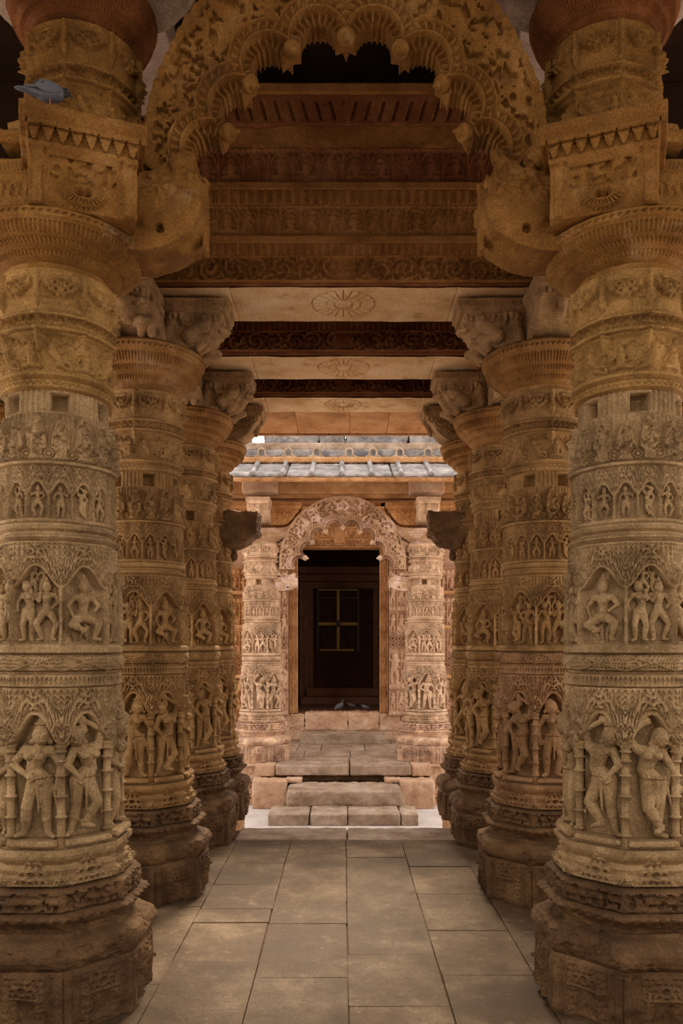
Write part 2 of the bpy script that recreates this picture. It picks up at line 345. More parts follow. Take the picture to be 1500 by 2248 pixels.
def person(B, J, s=1.0, at=(0, 0, 0), female=True, crown=0, flip=1, detail=True):
    """stone figure in relief; J joints in a 1-high box, x right, z up, y<0 towards the viewer"""
    A = np.array(at, float)
    def P(k, y=0):
        v = J[k]; return A+s*np.array([v[0]*flip, (v[2] if len(v) > 2 else 0)+y, v[1]])
    c = lambda a, b, r1, r2, y1=0, y2=0: B.cap(P(a, y1), P(b, y2), r1*s, r2*s)
    h = P('head'); B.ball(h, (.08*s, .078*s, .092*s))
    B.ball(h+s*np.array([0, -.012, -.045]), (.045*s, .05*s, .04*s))       # jaw
    if detail:
        fx = J.get('face', 0)*flip*.03*s
        B.ball(h+np.array([fx, -.07*s, -.012*s]), (.012*s, .02*s, .024*s))  # nose
        B.ball(h+np.array([fx, -.06*s, -.047*s]), (.022*s, .014*s, .01*s))  # mouth
        for e in (-1, 1):
            B.ball(h+np.array([fx+e*.026*s, -.062*s, .008*s]), (.013*s, .012*s, .009*s))
            B.ball(h+np.array([fx+e*.028*s, -.064*s, .026*s]), (.02*s, .01*s, .006*s))
            B.ball(h+np.array([e*.072*s, -.005*s, -.01*s]), (.012*s, .02*s, .03*s))
            B.ball(h+np.array([e*.082*s, -.01*s, -.055*s]), .024*s)       # ear ring
    if crown == 1:
        B.cap(h+s*np.array([0, 0, .06]), h+s*np.array([0, .005, .16]), .06*s, .02*s)
        for q in (.07, .1): B.ball(h+s*np.array([0, 0, q]), (.066*s, .06*s, .012*s))
    elif crown == 2: B.ball(h+s*np.array([.06*flip, .02, .05]), (.06*s, .055*s, .05*s))
    else: B.ball(h+s*np.array([-.02*flip, .02, .05]), (.07*s, .065*s, .055*s))
    c('head', 'neck', .036, .038)
    c('neck', 'chest', .045, .085); c('chest', 'waist', .088, .062); c('waist', 'hip', .064, .098)
    c('Ls', 'Rs', .045, .045)
    for q in 'LR':
        c(q+'s', 'chest', .045, .06)
        if female: B.ball(P('chest')+s*np.array([(-.048 if q == 'L' else .048), -.068, .01]), .043*s)
        c(q+'s', q+'e', .045, .036); c(q+'e', q+'h', .036, .025)
        d = P(q+'h')-P(q+'e')
        if detail: hand(B, P(q+'h'), d, .105*s)
        else: B.ball(P(q+'h'), .028*s)
        hp = 'hip'; o = np.array([(-.045 if q == 'L' else .045)*s*1, 0, -.02*s])*np.array([1, 1, 1])
        a = P(hp)+o*(flip if False else 1); k = P(q+'k'); f = P(q+'f')
        if (a[0]-P(hp)[0])*(k[0]-P(hp)[0]) < 0 and abs(k[0]-P(hp)[0]) > .03*s: a = P(hp)-o*np.array([1, 0, -1])
        B.cap(a, k, .082*s, .054*s); B.cap(k, k+(f-k)*.4, .053*s, .054*s); B.cap(k+(f-k)*.4, f, .054*s, .03*s)
        t = f+s*np.array([J.get(q+'t', (.06 if q == 'R' else -.06))*flip, -.05, -.015]); B.cap(f, t, .028*s, .022*s)
        if detail:
            B.ball(f+s*np.array([0, 0, .03]), (.038*s, .038*s, .01*s))
            m = (P(q+'s')+P(q+'e'))/2; B.ball(m, (.044*s, .044*s, .012*s)); B.ball(P(q+'h'), (.03*s, .03*s, .013*s))
    if detail:
        w = P('hip'); 
        for k in range(9):
            t = -PI*.05-k*PI*.9/8; B.ball(w+s*np.array([.1*math.cos(t), .095*math.sin(t), .035+.0*k]), .016*s)
        ct = P('neck')
        for k in range(7):
            t = -PI*.05-k*PI*.9/6; B.ball(ct+s*np.array([.055*math.cos(t), -.03+.055*math.sin(t), -.045-.03*abs(math.sin(t))]), .013*s)
        # hanging sash between the legs and at the side
        B.cap(w+s*np.array([0, -.085, .0]), w+s*np.array([.01, -.06, -.27]), .018*s, .012*s)
        sx = .17*flip
        B.cap(w+s*np.array([sx*.6, -.02, 0]), w+s*np.array([sx, -.02, -.3]), .014*s, .011*s); B.ball(w+s*np.array([sx, -.02, -.31]), .022*s)

POSES = [
 dict(head=(-.02, .89, -.02), neck=(0, .8), chest=(.01, .71, -.01), waist=(.04, .6), hip=(.0, .5), Ls=(-.1, .76), Rs=(.11, .75), Le=(-.19, .63, -.01), Lh=(-.17, .5, -.03),
      Re=(.2, .66, -.02), Rh=(.24, .78, -.05), Lk=(-.08, .27, -.03), Lf=(-.07, .04), Rk=(.1, .27, -.05), Rf=(.06, .04, -.01), face=0),
 dict(head=(-.09, .87, -.03), neck=(-.03, .79), chest=(.02, .7, -.02), waist=(.06, .58), hip=(-.02, .49, -.01), Ls=(-.09, .75), Rs=(.13, .76), Le=(-.17, .63, -.04), Lh=(-.1, .54, -.07),
      Re=(.17, .91, -.01), Rh=(.03, .98, -.02), Lk=(-.07, .26), Lf=(-.12, .04), Rk=(.09, .28, -.07), Rf=(-.03, .1, -.06), face=-1),
 dict(head=(.05, .89, -.02), neck=(.03, .8), chest=(.01, .71, -.02), waist=(-.03, .6), hip=(.03, .5), Ls=(-.1, .76), Rs=(.12, .76), Le=(-.2, .64, -.02), Lh=(-.07, .56, -.08),
      Re=(.21, .63, -.01), Rh=(.19, .49, -.02), Lk=(-.07, .27, -.05), Lf=(-.1, .04), Rk=(.08, .26), Rf=(.1, .04), face=1),
 dict(head=(0, .88, -.02), neck=(0, .8), chest=(0, .71, -.02), waist=(0, .6), hip=(0, .5), Ls=(-.12, .76), Rs=(.12, .76), Le=(-.22, .68, -.02), Lh=(-.24, .83, -.04),
      Re=(.2, .64, -.02), Rh=(.1, .55, -.08), Lk=(-.16, .29, -.05), Lf=(-.07, .05), Rk=(.16, .29, -.05), Rf=(.08, .05), face=0),
 dict(head=(.08, .87, -.02), neck=(.04, .8), chest=(-.01, .71, -.02), waist=(-.05, .59), hip=(.03, .49, .0), Ls=(-.12, .77), Rs=(.1, .74), Le=(-.21, .88, -.02), Lh=(-.1, .97, -.03),
      Re=(.19, .6, -.03), Rh=(.22, .47, -.02), Lk=(-.04, .27, -.07), Lf=(.08, .09, -.06), Rk=(.08, .26), Rf=(.06, .04), face=1),
 dict(head=(.0, .72, -.02), neck=(0, .63), chest=(0, .54, -.02), waist=(0, .44), hip=(0, .34), Ls=(-.12, .59), Rs=(.12, .59), Le=(-.22, .46, -.02), Lh=(-.16, .33, -.05),
      Re=(.21, .48, -.02), Rh=(.12, .4, -.09), Lk=(-.2, .22, -.08), Lf=(-.02, .14, -.1), Rk=(.2, .24, -.07), Rf=(.13, .04, -.05), face=0),
]
def mk_fig(i, h, vox, female=True, crown=0, flip=1, detail=True, pedestal=True):
    B = Blob(); person(B, POSES[i], h, (0, 0, .04*h), female, crown, flip, detail)
    if pedestal:
        B.box((-.2*h, -.12*h, -.02*h), (.2*h, .08*h, .03*h)); B.cap((-.19*h, -.1*h, .0), (.19*h, -.1*h, .0), .028*h, .028*h)
    if detail and i in (0, 3):   # little attendant beside the leg
        a = -.2*flip
        B.ball((a*h, -.0*h, .3*h), .035*h); B.cap((a*h, 0, .26*h), (a*h, 0, .16*h), .035*h, .038*h)
        B.cap((a*h, 0, .15*h), ((a-.02)*h, -.02*h, .05*h), .025*h, .02*h); B.cap((a*h, 0, .15*h), ((a+.03)*h, 0, .05*h), .025*h, .02*h); B.cap((a*h, 0, .24*h), ((a+.06)*h, -.03*h, .28*h), .016*h, .013*h)
    return B.build(vox, 1, .0012)
BIG = [mk_fig(0, .465, .0030, True, 0), mk_fig(1, .465, .0030, True, 2), mk_fig(2, .465, .0030, True, 1), mk_fig(3, .455, .0030, False, 1), mk_fig(4, .465, .0030, True, 2), mk_fig(1, .465, .0030, False, 1, -1)]
MID = [mk_fig(0, .25, .0028, True, 0, 1, False, False), mk_fig(1, .25, .0028, True, 2, 1, False, False), mk_fig(3, .25, .0028, False, 1, 1, False, False), mk_fig(4, .25, .0028, True, 0, 1, False, False), mk_fig(5, .31, .0028, False, 1, 1, False, False), mk_fig(2, .25, .0028, False, 0, 1, False, False)]
SML = [mk_fig(3, .13, .0024, False, 1, 1, False, False), mk_fig(0, .13, .0024, True, 0, 1, False, False), mk_fig(1, .13, .0024, False, 2, -1, False, False)]
for l in (BIG, MID, SML):
    for m in l: m.materials.append(M['tan'])

def tube_mesh(prof, N=20):
    P = np.array(prof, float); th = np.arange(N)/N*2*PI
    V = np.stack([P[:, :1]*np.cos(th)[None], P[:, :1]*np.sin(th)[None], np.repeat(P[:, 1:2], N, 1)], -1)
    return mesh_np('tube', V, grid_faces(len(P), N, True))
def colon_prof(z0, z1, r):
    h = z1-z0; p = [(0, z0), (r*1.35, z0), (r*1.35, z0+.03*h), (r*1.1, z0+.035*h), (r, z0+.05*h)]
    for q in (.12, .3, .5, .7, .84, .93):
        z = z0+q*h; p += [(r, z-.012*h), (r*1.45, z-.008*h), (r*1.5, z), (r*1.4, z+.008*h), (r, z+.012*h)]
    return p+[(r*1.2, z0+.96*h), (r*1.5, z1-.01*h), (r*1.5, z1), (0, z1)]
# ------------------------------------------------------------------ pillar bands
W8 = lambda R: 2*PI*R/8
def p_plinth(TH, S, Z, R):
    lx, k = sect(TH, 8, -1/16.); x = lx*W8(R); y = Z-.02
    er = np.abs(fbm(R*np.cos(TH), R*np.sin(TH), Z, 5, 3))
    m = (np.abs(x) < .085) & (y > 0) & (y < .21)
    fr = np.where(m, .012-.018*((np.abs(x) < .035) & (y > .015) & (y < .12)), 0)
    f = caps2(x/.1, (y-.015)/.1, F2(1), .5)*.1
    col = np.exp(-((np.abs(x)-.06)/.009)**2)*.014*(y < .15)*(y > 0)
    ped = motif_pediment(x, y-.12, .15, .1, .014)
    flu = .006*np.sign(np.cos(x*90))*(np.abs(x) > .1)*(y < .2)
    h = np.where(m, fr+f*(np.abs(x) < .045)+col, 0)+ped*m+flu-pits(x/.022, y/.026, x*0+.4, .3, .2)*.008*m*(np.abs(x) > .04)
    return h-er*.03*ss(0, .3, er)
def p_erode(TH, S, Z, R):
    x = R*np.cos(TH); y = R*np.sin(TH)
    return -np.abs(fbm(x+3, y, Z, 6, 3))*.03-.012*ss(.12, .3, fbm(x, y+7, Z, 19, 3))
def p_kani(TH, S, Z, R):
    lx, k = sect(TH, 48); lx2, k2 = sect(TH, 16)
    sc = ss(.42, .44, Z)*.008*np.cos(lx*2*PI)
    dm = 1-ss(.3, .36, np.abs(lx2)*2+np.abs(Z-.41)/.02*.4)
    return sc-dm*.006+p_erode(TH, S, Z, R)*.5
def p_grass(TH, S, Z, R):
    lx, k = sect(TH, 40); v = (Z-.462)/.07
    on = (v > 0) & (v < 1) & (np.abs(sect(TH, 8, -1/16.)[0]) < .44)
    return np.where(on, pierced(TH*.32, Z, 42, .022)+.004*np.cos(v*4*PI), 0)+p_erode(TH, S, Z, R)*.5
def p_cornice(TH, S, Z, R):
    lx, k = sect(TH, 8, -1/16.); x = lx*W8(R)
    lx2, _ = sect(TH, 8, 0)
    return np.where(Z < .665, np.maximum(motif_pediment(x, Z-.553, .15, .115, .017), 0), 0)+np.where((Z > .553) & (Z < .66), motif_pediment(lx2*W8(R), Z-.553, .07, .05, .014), 0)
def p_tier1(TH, S, Z, R):
    lx, k = sect(TH, 8, -1/16.); w = W8(R); x = lx*w
    ya = ogee(lx, 1.10, 1.225); sl = (1.225-1.10)*PI*np.sin(2*PI*lx)/w
    d = (Z-ya)/np.sqrt(1+sl*sl)
    inside = 1-ss(-.004, .002, d)
    h = -.058*inside*ss(.70, .704, Z)
    h = h+np.where(Z > 1.0, .012*np.exp(-((d-.008)/.008)**2), 0)
    top = 1.34-.085*(.5-.5*np.cos(2*PI*lx))**1.3
    leaf = (1-inside)*(1-ss(-.003, .003, Z-top-.0))*(d > .02)
    h = h+leaf*(.012+flames(lx, w, d-.018, -np.sign(lx), .0262, .030, .019))
    # crest strap over the arch apex
    h = h+np.exp(-(x/.012)**2)*.014*(Z > 1.25)
    # roundel over the colonnette
    e = (np.abs(lx)-.5)*w; dd = np.sqrt(e*e+((Z-1.16)*.7)**2)
    h = h+np.where(Z > 1.09, .016*(1-ss(.03, .04, dd))-.008*pits(e/.02, Z/.022, e*0+.8, .3, .2)*(dd < .036), 0)
    # zig zag on the plain ground above
    g = (1-leaf)*(Z > 1.25)*(Z < 1.33)*(1-inside)
    zz = np.abs(((TH*5.6/PI*2 *R/R/.35*1.0) % 1)-.5)*2
    h = h-g*.008*(((Z-1.262)/.022) % 1 < zz)
    return h
def p_roll(TH, S, Z, R):
    lx, k = sect(TH, 8, 0); w = W8(R)
    a = lx*2; v = (Z-1.435)/.036
    dia = np.abs(a)+np.abs(v)
    on = (np.abs(v) < 1)
    h = np.where(on, .008*np.exp(-((dia-.92)/.05)**2)-.009*pits(TH*R/.019, Z/.016, np.sign(a*v)*.8, .4, .18)*(np.abs(dia-.92) > .12), 0)
    lx2, _ = sect(TH, 88)
    den = (Z > 1.345) & (Z < 1.385)
    tri = np.abs(lx2)*2+np.abs((Z-1.365)/.018)
    h = np.where(den, -.009*(1-ss(.75, .95, tri)), h)
    l3, _ = sect(TH, 8, -1/16.)
    return h+.011*np.exp(-(l3*w/.013)**2)*(Z < 1.41)
def p_tier2(TH, S, Z, R):
    lx, k = sect(TH, 8, -1/16.); w = W8(R); x = lx*w
    ya = ogee(lx, 1.735, 1.825); sl = .09*PI*np.sin(2*PI*lx)/w
    d = (Z-ya)/np.sqrt(1+sl*sl)
    inside = 1-ss(-.003, .002, d)
    h = -.040*inside*ss(1.512, 1.516, Z)
    h = h+np.where(Z > 1.6, .011*np.exp(-((d-.006)/.007)**2), 0)
    top = 1.918-.07*(.5-.5*np.cos(2*PI*lx))**1.2
    leaf = (1-inside)*(1-ss(-.003, .003, Z-top))*(d > .014)
    h = h+leaf*(.010+flames(lx, w, d-.014, -np.sign(lx), .0205, .023, .015))+np.exp(-(x/.01)**2)*.012*(Z > 1.85)*(Z < 1.925)
    e = (np.abs(lx)-.5)*w; dd = np.sqrt(e*e+(Z-1.79)**2)
    h = h+np.where(Z > 1.74, .015*(1-ss(.028, .034, dd))-.008*np.exp(-((dd-.017)/.004)**2)-.008*(dd < .007), 0)
    g = (1-leaf)*(Z > 1.84)*(Z < 1.92)*(1-inside)
    zz = np.abs(((TH*12) % 1)-.5)*2
    h = h-g*.007*(((Z-1.845)/.022) % 1 < zz)
    col = np.exp(-(e/.009)**2)*.05*(Z < 1.77)*(Z > 1.51)*(1+.25*(np.cos((Z-1.53)*80) > .8))
    return np.maximum(h, np.where(col > .004, col-.040+.004, -1))
def p_rings(TH, S, Z, R): return .002*np.sin(TH*90)*0
def p_tier3(TH, S, Z, R):
    lx, k = sect(TH, 16, -1/32.); w = 2*PI*R/16; x = lx*w
    ya = ogee(lx, 2.115, 2.165); sl = .05*PI*np.sin(2*PI*lx)/w; d = (Z-ya)/np.sqrt(1+sl*sl)
    inside = 1-ss(-.002, .002, d)
    h = -.026*inside*ss(2.022, 2.025, Z)+np.where(Z > 2.08, .007*np.exp(-((d-.005)/.005)**2), 0)
    h = h+(1-inside)*(d > .01)*(Z < 2.235)*(.003+flames(lx, w, d-.01, -np.sign(lx), .0165, .018, .012))
    e = (np.abs(lx)-.5)*w
    col = np.exp(-(e/.006)**2)*.032*(Z < 2.14)*(Z > 2.02)*(1+.3*(np.cos((Z-2.03)*150) > .8))
    return np.maximum(h, np.where(col > .004, col-.026+.003, -1))
def p_shrine(TH, S, Z, R):
    lx, k = sect(TH, 16, -1/32.); w = 2*PI*R/16; v = (Z-2.26)/.185
    alt = np.where(k % 2 == 0, 1.0, .86)
    hw = .44*np.clip(1-(np.clip(v, 0, 2)/alt)**2.6, 0, 1)**.6
    m = 1-ss(-.04, .02, np.abs(lx)-hw)
    m = m*(v > 0)
    ctr = np.exp(-(lx/.1)**2)*.006
    h = m*(.026+ctr+pierced(TH*.22, Z, 52, .016)+.006*np.cos(Z*170)*(np.abs(lx) < .12)+.004*np.exp(-((np.abs(lx)-hw+.06)/.05)**2))
    cx = (np.abs(lx)-.5)*w; dd = np.sqrt(cx*cx+(Z-2.283)**2)
    h = np.where((dd < .024) & (Z > 2.26), .018*np.exp(-((dd-.017)/.004)**2)+.012*(dd < .008), h)
    fl, _ = sect(TH, 64); h = h+.003*np.cos(fl*2*PI)*(1-m)*(v > .2)
    return h*ss(2.256, 2.262, Z)
def p_holes(TH, S, Z, R):
    fl, _ = sect(TH, 56); lx, k = sect(TH, 6, (-PI/2+PI/8)/(2*PI)-1/12.)
    flu = .004*np.cos(fl*2*PI)*(np.abs(lx) > .22)*(Z > 2.46)
    dd, m = square_holes(TH, Z, 6, (-PI/2+PI/8)/(2*PI)-1/12., 2.462, 2.535, .078, R, .085)
    return flu*(1-m)-dd
def p_zig(TH, S, Z, R):
    lx, k = sect(TH, 52); v = (Z-2.562)/.02
    return np.where((v > 0) & (v < 1), -.005*(1-ss(.12, .3, np.abs(np.abs(lx)*2-v))), 0)
def p_fly(TH, S, Z, R):
    lx, k = sect(TH, 13, 0); w = 2*PI*R/13
    h = figs(lx, k, Z-2.622, w, .125, (3, 2), 1.7)
    x8, _ = sect(TH, 8, 0); cloth = (Z > 2.735)*(np.abs(x8) < .36)*(Z < 2.775)
    post = np.exp(-((np.abs(x8)-.5)*W8(R)/.012)**2)*.022*(Z > 2.7)+.014*(Z > 2.772)
    tas = .010*np.exp(-((Z-2.742-.012*np.cos(TH*24))/.006)**2)
    return np.maximum(h, post+tas)-.012*cloth-.014
def p_orn(TH, S, Z, R):
    v = (Z-2.79)/.06
    lx, k = sect(TH, 40); x = np.abs(lx)*2+np.abs(v-.5)*2
    on = (v > .15) & (v < .85)
    x8, _ = sect(TH, 8, 0)
    return np.where(on, -.011*(1-ss(.7, .95, np.abs(lx*1.4)+np.abs(v-.5)))*1.6+.014*np.exp(-(x/.45)**2), .003)+np.exp(-((np.abs(x8)-.5)*W8(R)/.011)**2)*.01
def p_garland(TH, S, Z, R):
    lx, k = sect(TH, 8, 0); w = W8(R); x = lx*w; y = Z-2.87
    h = np.zeros_like(x)-.020+.02*(y > .152)
    # pierced square windows below
    win = (np.abs(np.abs(x)-.03) < .019) & (y > .012) & (y < .046); h = h-.03*win+.012*(y < .05)
    h = h+.010*((y > .046) & (y < .056))
    # face with bulging eyes above
    f = caps2(x, y, [(-.022, .098, -.022, .1, .019, .019), (.022, .098, .022, .1, .019, .019), (-.03, .073, .03, .073, .017, .017), (0, .085, 0, .105, .014, .01),
                     (-.05, .085, -.062, .12, .014, .01), (.05, .085, .062, .12, .014, .01), (-.035, .128, .035, .128, .012, .012), (-.012, .06, -.012, .05, .008, .006), (.012, .06, .012, .05, .008, .006)], 2.3)
    f = f-.02*((np.sqrt((np.abs(x)-.022)**2+(y-.1)**2) < .006))-.022*((np.abs(np.abs(x)-.018) < .006) & (np.abs(y-.074) < .005))
    h = h+f
    e = (np.abs(lx)-.5)*w
    bell = caps2(e, y, [(0, .15, 0, .05, .012, .014), (0, .045, 0, .025, .018, .012), (0, .02, 0, .01, .008, .005)], 1.9)
    bell = bell*1.0*(1+.12*np.cos(y*420))
    sw = np.exp(-((y-(.055+.075*(2*np.abs(lx))**2))/.006)**2)*.016
    return np.maximum(h+sw*1.4, bell-.006)
def p_cap(TH, S, Z, R):
    l1, _ = sect(TH, 96); l2, _ = sect(TH, 120); l3, _ = sect(TH, 110); l4, _ = sect(TH, 80)
    h = np.where((Z > 3.085) & (Z < 3.112), .0045*np.cos(l1*2*PI), 0)
    h = h+np.where((Z > 3.128) & (Z < 3.152), .0055*np.cos(2*PI*(l3+(Z-3.14)*14)), 0)
    h = h+np.where((Z > 3.165) & (Z < 3.215), .0055*np.cos(l2*2*PI), 0)
    h = h+np.where((Z > 3.24) & (Z < 3.27), -.006*pits(TH*R/.03, (Z-3.24)/.03, .6, .42, .22)*2, 0)+.003*np.exp(-((Z-3.22)/.004)**2)+np.where((Z > 3.275) & (Z < 3.29), .004*np.cos(l1*4*PI), 0)
    return h
BANDS = [  # name, profile, octagonality, pattern, N, material
 ('plinth_block', [(.30, -.01), (.368, 0), (.372, .02), (.370, .235), (.366, .243)], 1, p_plinth, 560, 'base'),
 ('base_torus', [(.366, .243), (.384, .262), (.393, .285), (.393, .31), (.382, .335), (.355, .35), (.325, .358), (.312, .372)], 1, p_erode, 480, 'base'),
 ('base_knife_band', [(.312, .372), (.318, .39), (.332, .405), (.357, .43), (.362, .44), (.345, .447), (.318, .452)], 1, p_kani, 720, 'base'),
 ('base_carved_band', [(.318, .452), (.326, .458), (.328, .534), (.318, .54), (.28, .546)], .95, p_grass, 720, 'base'),
 ('pedestal_cornice', [(.275, .545), (.286, .552), (.292, .572), (.295, .585), (.272, .592), (.276, .6), (.282, .612), (.268, .62), (.262, .63), (.284, .652), (.292, .668), (.292, .69), (.25, .695)], .9, p_cornice, 720, 'tan'),
 ('large_figure_tier', [(.272, .695), (.272, .71), (.268, .72), (.258, 1.0), (.252, 1.18), (.248, 1.335)], .85, p_tier1, 900, 'tan'),
 ('cushion_moulding', [(.24, 1.335), (.254, 1.343), (.254, 1.388), (.232, 1.392), (.236, 1.4), (.256, 1.408), (.263, 1.425), (.264, 1.445), (.256, 1.464), (.236, 1.472)], .7, p_roll, 900, 'tan'),
 ('middle_figure_tier', [(.235, 1.472), (.262, 1.478), (.264, 1.50), (.25, 1.512), (.248, 1.7), (.240, 1.8), (.234, 1.93)], .55, p_tier2, 900, 'tan'),
 ('ring_moulding', [(.225, 1.93), (.232, 1.932), (.25, 1.945), (.251, 1.953), (.228, 1.962), (.226, 1.97), (.243, 1.98), (.248, 1.992), (.246, 2.0), (.236, 2.005)], .25, None, 480, 'tan'),
 ('small_figure_tier', [(.236, 2.005), (.242, 2.01), (.243, 2.02), (.236, 2.024), (.232, 2.15), (.23, 2.235), (.248, 2.24), (.25, 2.25), (.232, 2.256)], 0, p_tier3, 960, 'tan'),
 ('shrine_leaf_band', [(.228, 2.256), (.221, 2.30), (.214, 2.40), (.209, 2.455)], 0, p_shrine, 900, 'tan'),
 ('plain_socket_band', [(.208, 2.455), (.206, 2.548)], 0, p_holes, 640, 'tan'),
 ('zigzag_moulding', [(.206, 2.548), (.226, 2.556), (.232, 2.57), (.228, 2.583), (.216, 2.588), (.226, 2.594), (.240, 2.602), (.241, 2.612), (.228, 2.618)], 0, p_zig, 720, 'tan'),
 ('flying_figure_band', [(.228, 2.618), (.230, 2.62), (.226, 2.78)], 0, p_fly, 900, 'tan'),
 ('ornament_ring', [(.226, 2.78), (.242, 2.785), (.244, 2.795), (.233, 2.8), (.233, 2.838), (.243, 2.842), (.243, 2.852), (.23, 2.858)], 0, p_orn, 800, 'tan'),
 ('mask_garland_band', [(.23, 2.858), (.236, 2.87), (.238, 3.03)], 0, p_garland, 900, 'tan'),
 ('capital_collar', [(.236, 3.03), (.215, 3.034), (.214, 3.065)], 0, None, 360, 'ochre'),
 ('capital', [(.214, 3.062), (.225, 3.07), (.242, 3.082), (.254, 3.095), (.257, 3.112), (.268, 3.12), (.284, 3.126), (.298, 3.138), (.302, 3.152), (.312, 3.158), (.332, 3.17), (.343, 3.19), (.346, 3.212), (.352, 3.222), (.364, 3.232), (.372, 3.25), (.37, 3.275), (.352, 3.292), (.30, 3.3), (.02, 3.305)], 0, p_cap, 800, 'ochre'),
]
BM = {}
for i, (nm, pr, oc, pt, N, mt) in enumerate(BANDS):
    me = lathe(pr, N, oc, pt, seed=i, rough=.0035 if mt == 'base' else .0014); me.materials.append(M[mt]); BM[nm] = me
colon1 = tube_mesh(colon_prof(.695, 1.11, .0165), 18); colon1.materials.append(M['tan'])

# ------------------------------------------------------------------ brackets
def petal_fn(co, no, x0, x1, z0, z1, n, depth=.006):
    return 0
def mk_bracket(L=.52, w=.26, h=.30, kind=0):
    """bracket arm reaching to -Y from the axis; underside curved; top at z=h"""
    B = Blob()
    pts = [(0, 0), (-.26, 0)]
    for q in range(9):
        t = q/8; pts.append((-.26-(L-.28)*t**.8-.0*t, .0+(h-.09)*(t**1.8)))
    pts += [(-L+.02, h-.085), (-L, h-.06), (-L, h), (0, h)]
    B.prism(pts, -w/2, w/2)
    B.box((-w/2-.025, -L-.02, h-.055), (w/2+.025, 0, h))
    B.box((-w/2-.012, -L-.008, h-.085), (w/2+.012, 0, h-.05))
    if kind == 0:      # crouching dwarf atlas holding the slab
        y = -L+.06
        B.ball((0, y-.02, .155), (.045, .045, .05)); B.ball((0, y+.06, .09), (.075, .075, .06)); B.ball((0, y+.02, .12), (.05, .05, .05))
        for s in (-1, 1):
            B.cap((s*.05, y+.03, .13), (s*.115, y, .15), .026, .022); B.cap((s*.115, y, .15), (s*.085, y-.01, .225), .022, .02)
            B.ball((s*.085, y-.015, .23), .024); B.cap((s*.04, y+.09, .06), (s*.1, y+.02, .045), .035, .03); B.cap((s*.1, y+.02, .045), (s*.07, y+.1, .0), .03, .024)
            B.ball((s*.018, y-.062, .16), .011); B.ball((s*.05, y-.02, .15), .017)
        for s in (-1, 1):   # crouching figure seen in profile on each flank
            fx = s*w/2
            B.ball((fx, -.40, .165), (.035, .04, .045)); B.cap((fx, -.385, .13), (fx, -.31, .075), .045, .055); B.cap((fx, -.31, .07), (fx, -.40, .06), .045, .035)
            B.cap((fx, -.40, .06), (fx, -.36, -.0), .034, .024); B.cap((fx, -.37, .13), (fx, -.27, .15), .026, .022); B.cap((fx, -.27, .15), (fx, -.25, .215), .022, .02)
            B.cap((fx, -.20, .19), (fx, -.17, .05), .035, .045); B.cap((fx, -.17, .05), (fx, -.25, .01), .04, .03); B.ball((fx, -.205, .2), (.03, .035, .03))
        B.ball((0, y-.066, .145), (.009, .015, .014)); B.ball((0, y-.055, .125), (.02, .015, .008)); B.ball((0, y, .2), (.05, .045, .025))
    else:              # scroll leaf
        for s in (-1, 1):
            for q in range(14):
                t = q/13*PI*1.6; r = .075-.04*q/13
                B.ball((s*(w/2), -L+.14+r*math.cos(t)*1.1, .145+r*math.sin(t)), .017)
                B.ball((s*(w/2), -.30+r*math.cos(t), .12-r*math.sin(t)), .013)
            B.cap((s*w/2, -L+.05, .2), (s*w/2, -.22, .02), .014, .016); B.cap((s*w/2, -L+.08, .2), (s*w/2, -.16, .03), .01, .012)
        B.cap((-w*.4, -L+.05, .19), (w*.4, -L+.05, .19), .03, .03); B.cap((0, -L+.03, .18), (0, -L+.06, .08), .035, .018)
    def fn(co, no):
        x, y, z = co.T; d = np.zeros(len(x))
        band = (z > h-.14) & (z < h-.088)
        u = np.where(np.abs(no[:, 1]) > .7, x, y)/.034
        zz = np.abs((u % 1)-.5)*2; v = (z-(h-.14))/.05
        hor = np.abs(no[:, 2]) < .5
        d = d+np.where(band & hor, .012*(zz < v)-.006, 0)
        b2 = (z > h-.05) & (z < h-.012) & hor
        d = d-np.where(b2, .007*(np.cos(u*2*PI*2+(z-h)*90) > .5), 0)
        return d
    me = B.build(.0052, 1, .0022, fn); me.materials.append(M['tan']); return me
BR0 = mk_bracket(kind=0); BR1 = mk_bracket(kind=1)

def mk_front_block():
    """near pillar: inverted block with bossed hole, carved panel and petal cornice, facing -Y"""
    B = Blob()
    pts = [(0, 0), (-.36, 0), (-.375, .02), (-.40, .16), (-.43, .185), (-.455, .235), (-.47, .25), (-.47, .275), (0, .275)]
    B.prism(pts, -.165, .165)
    pts2 = [(0, .175), (-.42, .175), (-.455, .235), (-.48, .245), (-.48, .285), (0, .285)]
    B.prism(pts2, -.205, .205)
    B.prism([(0, .23), (-.46, .23), (-.5, .262), (-.5, .285), (0, .285)], -.235, .235)
    for s in (-1, 1):
        B.box((s*.168-.014, -.40, 0.0), (s*.168+.014, -.1, .19)); B.box((s*.19-.012, -.39, 0.0), (s*.19+.012, -.1, .19))
    B.ball((0, -.378, .052), (.095, .04, .042))
    def fn(co, no):
        x, y, z = co.T; fr = no[:, 1] < -.5; d = np.zeros(len(x))
        dd = np.sqrt((x/1.7)**2+(z-.052)**2); d = d-np.where(fr, .07*(1-ss(.017, .021, dd)), 0)
        d = d+np.where(fr & (dd < .047) & (dd > .026), .006*np.cos(np.arctan2(z-.052, x/1.7)*26), 0)
        pn = fr & (np.abs(x) < .125) & (z > .092) & (z < .158)
        d = d+np.where(pn, -.012+pierced(x, z, 40, .016), 0)
        d = d-np.where(fr & (np.abs(np.abs(x)-.14) < .005) & (z < .175) & (z > .09), .006, 0)
        lx = ((x/.052) % 1)-.5; v = (z-.19)/.05
        d = d+np.where(fr & (v > 0) & (v < 1), .024*(np.abs(lx)*2 < v**.6)-.012, 0)
        return d
    me = B.build(.0042, 1, .0022, fn); me.materials.append(M['ochre']); return me
